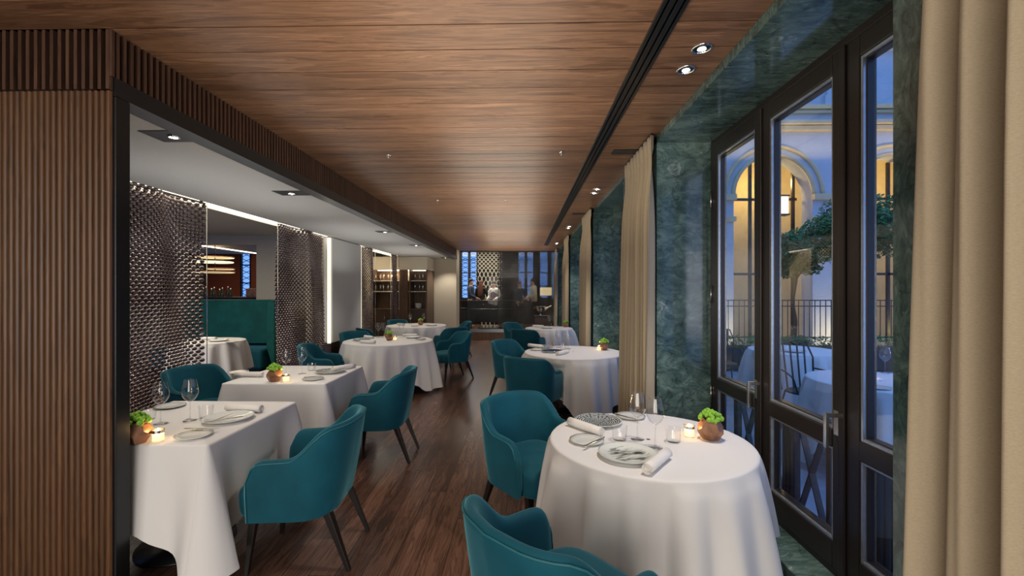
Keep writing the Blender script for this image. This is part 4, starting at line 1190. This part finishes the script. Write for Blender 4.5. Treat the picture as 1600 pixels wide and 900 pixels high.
person(-.95, 15.8, (-.6, -1), 'person in white shirt and maroon vest working at the counter', M['shirt'], M['darkcloth'], M['hair'], fwd(-1), fwd(1), vest=M['vest'], bend=.05, sc=.95)
person(-.08, 16.25, (.8, -1), 'person in blue behind the dark mesh, left of the white shirt', M['navy'], M['darkcloth'], M['auburn'], fwd(-1), rest(1), sc=.95)
person(.46, 15.7, (-1, -.3), 'person in a white shirt behind the dark mesh, facing left', M['shirt'], M['darkcloth'], M['hair'], fwd(-1), fwd(1), bend=.05)

# ------------------------------------------------------------------ terrace outside
m = MB(); m.box(XW+.12, 22, -3, 30, -.12, -.02); struct('terrace', m, M['paver'])
YF = 12.6
FX = lambda px: YF*((px-800)/F*cos(YAW)-sin(YAW))/(cos(YAW)+(px-800)/F*sin(YAW))
m = MB()
# facade with arched openings; arches centred
ac = [FX(1208)-3.3, FX(1208), FX(1208)+3.3, FX(1208)+6.6, FX(1208)+9.9, FX(1208)+13.2]; ar = 1.1; zs_, zt_ = 4.25, 11.5
for i, cx in enumerate(ac):
    x0, x1 = cx-1.65, cx+1.65; n = 20
    m.box(x0, cx-ar, YF, YF+.5, 0, zs_); m.box(cx+ar, x1, YF, YF+.5, 0, zs_)
    for k in range(n):
        a0, a1 = pi*k/n, pi*(k+1)/n
        xa, xb = cx+ar*cos(a1), cx+ar*cos(a0); za, zb = zs_+ar*sin(a1), zs_+ar*sin(a0)
        for yy, fl in ((YF, 1), (YF+.5, -1)):
            q = [(xa, yy, za), (xb, yy, zb), (xb, yy, 6.0), (xa, yy, 6.0)]
            m.add(q, [(0,1,2,3) if fl > 0 else (3,2,1,0)])
        m.add([(xa, YF, za), (xb, YF, zb), (xb, YF+.5, zb), (xa, YF+.5, za)], [(3,2,1,0)])
    m.box(x0, cx-ar, YF, YF+.5, zs_, 6.0); m.box(cx+ar, x1, YF, YF+.5, zs_, 6.0)
m.box(ac[0]-1.65, ac[-1]+1.65, YF, YF+.5, 6.0, zt_)
struct('facade_opposite', m, M['stone'])
m = MB()
for z, d, h in ((6.02, .16, .12), (6.16, .26, .10), (6.50, .12, .08), (6.60, .22, .10)): m.box(ac[0]-1.65, ac[-1]+1.65, YF-d, YF, z, z+h)
struct('trim_16', m, M['sand'])
m = MB()
for cx in ac:
    for rr, d in ((ar+.02, .10), (ar+.26, .16)):
        pts = [(cx+rr*cos(pi*k/24), YF-.02, zs_+rr*sin(pi*k/24)) for k in range(25)]
        m.tube(pts, .06, 6)
    m.box(cx-1.65, cx-ar+.03, YF-.14, YF, zs_-.16, zs_); m.box(cx+ar-.03, cx+1.65, YF-.14, YF, zs_-.16, zs_)
    m.box(cx-1.65, cx-ar+.03, YF-.10, YF, zs_-.75, zs_-.62); m.box(cx+ar-.03, cx+1.65, YF-.10, YF, zs_-.75, zs_-.62)
struct('trim_17', m, M['sand'])
m = MB()
for cx in ac:   # pilasters and upper window frames
    m.box(cx+1.45, cx+1.85, YF-.08, YF, 6.7, zt_); m.box(cx+1.38, cx+1.92, YF-.11, YF, 6.7, 7.0)
    m.box(cx+.35-.75, cx+.35+.75, YF-.18, YF, 8.25, 8.42)
    m.box(cx+.35-.6, cx+.35-.45, YF-.06, YF, 8.42, 11); m.box(cx+.35+.45, cx+.35+.6, YF-.06, YF, 8.42, 11)
struct('trim_18', m, M['stone'])
m = MB()
for cx in ac: m.box(cx+.35-.45, cx+.35+.45, YF-.03, YF, 8.42, 11)
struct('trim_19', m, M['black'])
# arcade behind the arches
m = MB(); m.box(ac[0]-1.65, ac[-1]+1.65, YF+2.4, YF+2.5, 0, 6.2); struct('arcade_wall', m, M['sand'])
m = MB(); m.box(ac[0]-1.65, ac[-1]+1.65, YF+.5, YF+2.5, 5.9, 6.0); struct('arcade_ceiling', m, M['sand'])
m = MB()
for cx in ac:
    for xx in (-.9, -.35, .35, .9): m.box(cx+xx-.04, cx+xx+.04, YF+.55, YF+.62, 0, 5.3)
    for z in (2.0, 4.2): m.box(cx-1, cx+1, YF+.55, YF+.62, z, z+.07)
struct('window_10', m, M['frame'])
m = MB()
for i, cx in enumerate(ac[:2]): m.box(cx-.8+i*.2, cx-.2, YF+2.33, YF+2.37, 1.0, 4.8)
o = m.build('red_banner', M['rust']); tag(o, 'rust red hanging panels inside the arcade across the terrace', 'panel')
for cx in ac: point((cx+.5, YF+1.4, 4.9), 45, (1, .72, .28), .1)
for cx in ac: point((cx+1.65, YF-.8, .25), 22, (1, .75, .3), .1); area((cx, YF-.5, 5.2), (pi, 0, 0), 3.0, .15, 8, (1, .72, .25))
for i, cx in enumerate(ac[1:3]):
    r = empty('wall_sconce', (cx+.45, YF+.3, 4.0), 0, ['lit wall lantern inside the arch across the terrace', 'second lit wall lantern, in the arch farther right'][i], 'lamp')
    m = MB(); m.box(-.11, .11, -.1, .1, -.25, .25); m.build('glowing_body', M['shade'], r, bevel=.02)
    m = MB(); m.box(-.13, .13, -.12, .12, .25, .29); m.box(-.13, .13, -.12, .12, -.29, -.25); m.build('cap', M['black'], r)
# terrace railing with planters
r = empty('terrace_railing', (2.5, 9.2, 0), 0, 'black iron railing along the far side of the terrace', 'railing')
m = MB()
for z in (1.22, 1.34, .58): m.box(0, 7, -.012, .012, z, z+.02)
m.build('rails', M['iron'], r)
m = MB(); x = 0
while x < 7: m.box(x-.006, x+.006, -.006, .006, .5, 1.36); x += .11
m.build('bars', M['iron'], r)
for k in range(6):
    m = MB(); m.box(k*1.35-.025, k*1.35+.025, -.025, .025, 0, 1.4); m.build('post', M['iron'], r)
r = empty('planter_hedge', (2.5, 8.85, 0), 0, 'low clipped hedge in a dark box below the iron railing', 'hedge')
m = MB(); m.box(0, 7, -.18, .18, 0, .45); m.build('planter_box', M['soil'], r, bevel=.01)
rnd = random.Random(5); m = MB()
for k in range(2600):
    p = Vector((rnd.uniform(0, 7), rnd.uniform(-.2, .2), .45+rnd.uniform(0, .2))); d = Vector((rnd.gauss(0, 1), rnd.gauss(0, 1), rnd.gauss(0, 1))).normalized()*.03
    e = d.orthogonal().normalized()*.016; m.add([p-d, p+e, p+d, p-e], [(0,1,2,3)])
m.build('foliage', M['leaf'], r)
def tree(x, y, zc, rad, seed, label):
    rnd = random.Random(seed); r = empty('potted_tree', (x, y, 0), 0, label, 'tree')
    m = MB(); m.lathe([(0, 0), (.2, 0), (.26, .45), (.28, .5), (.23, .5), (0, .45)], 20); m.build('pot', M['soil'], r)
    m = MB(); m.tube([(0, 0, .4), (.03, 0, .9), (-.03, .02, 1.3), (.04, 0, zc-rad*.9), (.1, 0, zc)], [.04, .035, .03, .028, .02], 8)
    for k in range(6):
        a = k*1.05; m.tube([(.04, 0, zc-rad*.9), (.04+rad*.4*cos(a), rad*.4*sin(a), zc-rad*.3), (rad*.8*cos(a), rad*.8*sin(a), zc+rad*.2)], [.018, .012, .006], 6)
    m.build('trunk', M['bark'], r)
    m = MB()
    for k in range(7500):
        d = Vector((rnd.gauss(0, 1), rnd.gauss(0, 1), rnd.gauss(0, 1))).normalized(); q = rad*(rnd.random()**.35)*(1+.16*sin(d.x*7+d.z*5+seed))
        p = Vector((0, 0, zc))+Vector((d.x*q, d.y*q, d.z*q*.78))
        u = Vector((rnd.gauss(0, 1), rnd.gauss(0, 1), rnd.gauss(0, 1))).normalized(); v = u.orthogonal().normalized()
        m.add([p-u*.05, p+v*.022, p+u*.05, p-v*.022], [(0,1,2,3)])
    m.build('crown', M['leaf'], r)
tree(5.9, 7.9, 2.62, .72, 1, 'round topped potted tree seen through the nearest glass door')
tree(5.85, 9.0+.6, 2.35, .62, 2, 'smaller round topped tree seen through the middle glass door')
# terrace tables
for i, (x, y, r_, lb) in enumerate([(3.65, 6.0, .55, 'terrace table farther out, seen through the middle door'), (3.15, 3.95, .55, 'terrace table nearer, seen through the nearest door')]):
    pedestal('terrace_table', (x, y), lb+', under its cloth', r=r_-.005)
    cloth_round(x, y, r_, .95, .3+i*.5, 50+i, 'white cloth on the '+lb)
put('candle', 1357, 590, 'lit candle on the nearer terrace table')
put('wine_glass', 1383, 583, 'wine glass on the nearer terrace table')
put('side_plate', 1372, 607, 'white plate on the nearer terrace table')
put('tumbler', 1224, 546, 'clear tumbler on the farther terrace table')
put('plate', 1240, 550, 'white plate on the farther terrace table')
p = at(1357, 590); point((p.x, p.y, TZ+.07), .6, (1, .6, .25), .01)
def iron_chair(x, y, rz, label):
    r = empty('iron_garden_chair', (x, y, -.02), rz, label, 'chair', 'iron garden chairs')
    m = MB(); m.lathe([(0, .44), (.2, .44), (.205, .45), (.2, .46), (0, .46)], 24); m.build('seat', M['iron'], r)
    for sx in (-1, 1):
        m = MB(); m.tube([(sx*.15, .14, .44), (sx*.18, .2, .2), (sx*.2, .22, 0)], .009, 6); m.build('leg', M['iron'], r)
        m = MB(); m.tube([(sx*.15, -.14, .44), (sx*.18, -.2, .2), (sx*.2, -.24, 0)], .009, 6); m.build('leg', M['iron'], r)
    m = MB(); m.tube([(-.18, -.16, .44), (-.21, -.22, .8), (-.16, -.25, .95), (-.06, -.25, .97), (0, -.25, .99), (.06, -.25, .97), (.16, -.25, .95), (.21, -.22, .8), (.18, -.16, .44)], .010, 6); m.build('back_frame', M['iron'], r)
    for k in range(4):
        m = MB(); xx = -.12+k*.08; m.bar((xx*.9, -.17, .46), (xx, -.245, .95), .02, .004); m.build('back_slat', M['iron'], r)
    m = MB()
    for sx in (-1, 1): m.tube([(sx*.2, -.2, .68), (sx*.25, .02, .68), (sx*.24, .12, .64), (sx*.2, .1, .6), (sx*.17, .12, .45)], .009, 6)
    m.build('armrest', M['iron'], r)
iron_chair(3.15, 4.95, pi, 'iron garden chair between the two terrace tables')
iron_chair(4.15, 4.3, pi/2, 'iron garden chair at the right of the nearer terrace table')
iron_chair(3.1, 6.85, pi*.95, 'iron garden chair behind the farther terrace table')
# wrought railing just outside each door leaf of the two nearest bays
def balustrade(y0, y1, label):
    r = empty('door_balustrade', (XW+.17, (y0+y1)/2, 0), 0, label, 'railing', 'wrought iron balustrades outside the glass doors')
    h = (y1-y0)/2-.01; m = MB()
    for z in (.14, .80): m.box(-.02, .02, -h, h, z, z+.012)
    for yy in (-h+.01, h-.01): m.box(-.02, .02, yy-.008, yy+.008, -.02, .82)
    m.build('frame', M['iron'], r)
    m = MB()
    m.box(-.018, .018, -.016, .016, .15, .80)
    for s_ in (-1, 1):
        m.bar((0, s_*(h-.06), .16), (0, s_*.03, .80), .036, .008); m.bar((0, s_*.03, .16), (0, s_*(h-.06), .80), .036, .008)
        m.box(-.018, .018, s_*(h-.05)-.004, s_*(h-.05)+.004, .15, .8)
    m.build('strap_bars', M['iron'], r)
    for z in (.21, .73):
        for s_ in (-1, 1):
            m = MB(); rows = []
            for xx in (-.018, .018): rows.append([(xx, s_*(.09)+.05*cos(2*pi*k/18)*(1-.012*k), z+.05*sin(2*pi*k/18)*(1-.012*k)) for k in range(25)])
            m.grid(rows); o = m.build('scroll', M['iron'], r); s2 = o.modifiers.new('s', 'SOLIDIFY'); s2.thickness = .006
LB = ['farthest leaf of the front bay', 'middle leaf of the front bay', 'nearest leaf of the front bay', 'farthest leaf of the second bay', 'middle leaf of the second bay', 'nearest leaf of the second bay']
q = 0
for a0, a1 in WIN[:2]:
    L = (a1-a0-.11)/3
    for k in range(3):
        y1 = a1-.055-k*L; balustrade(y1-L, y1, f'wrought iron balustrade outside the {LB[q]}'); q += 1
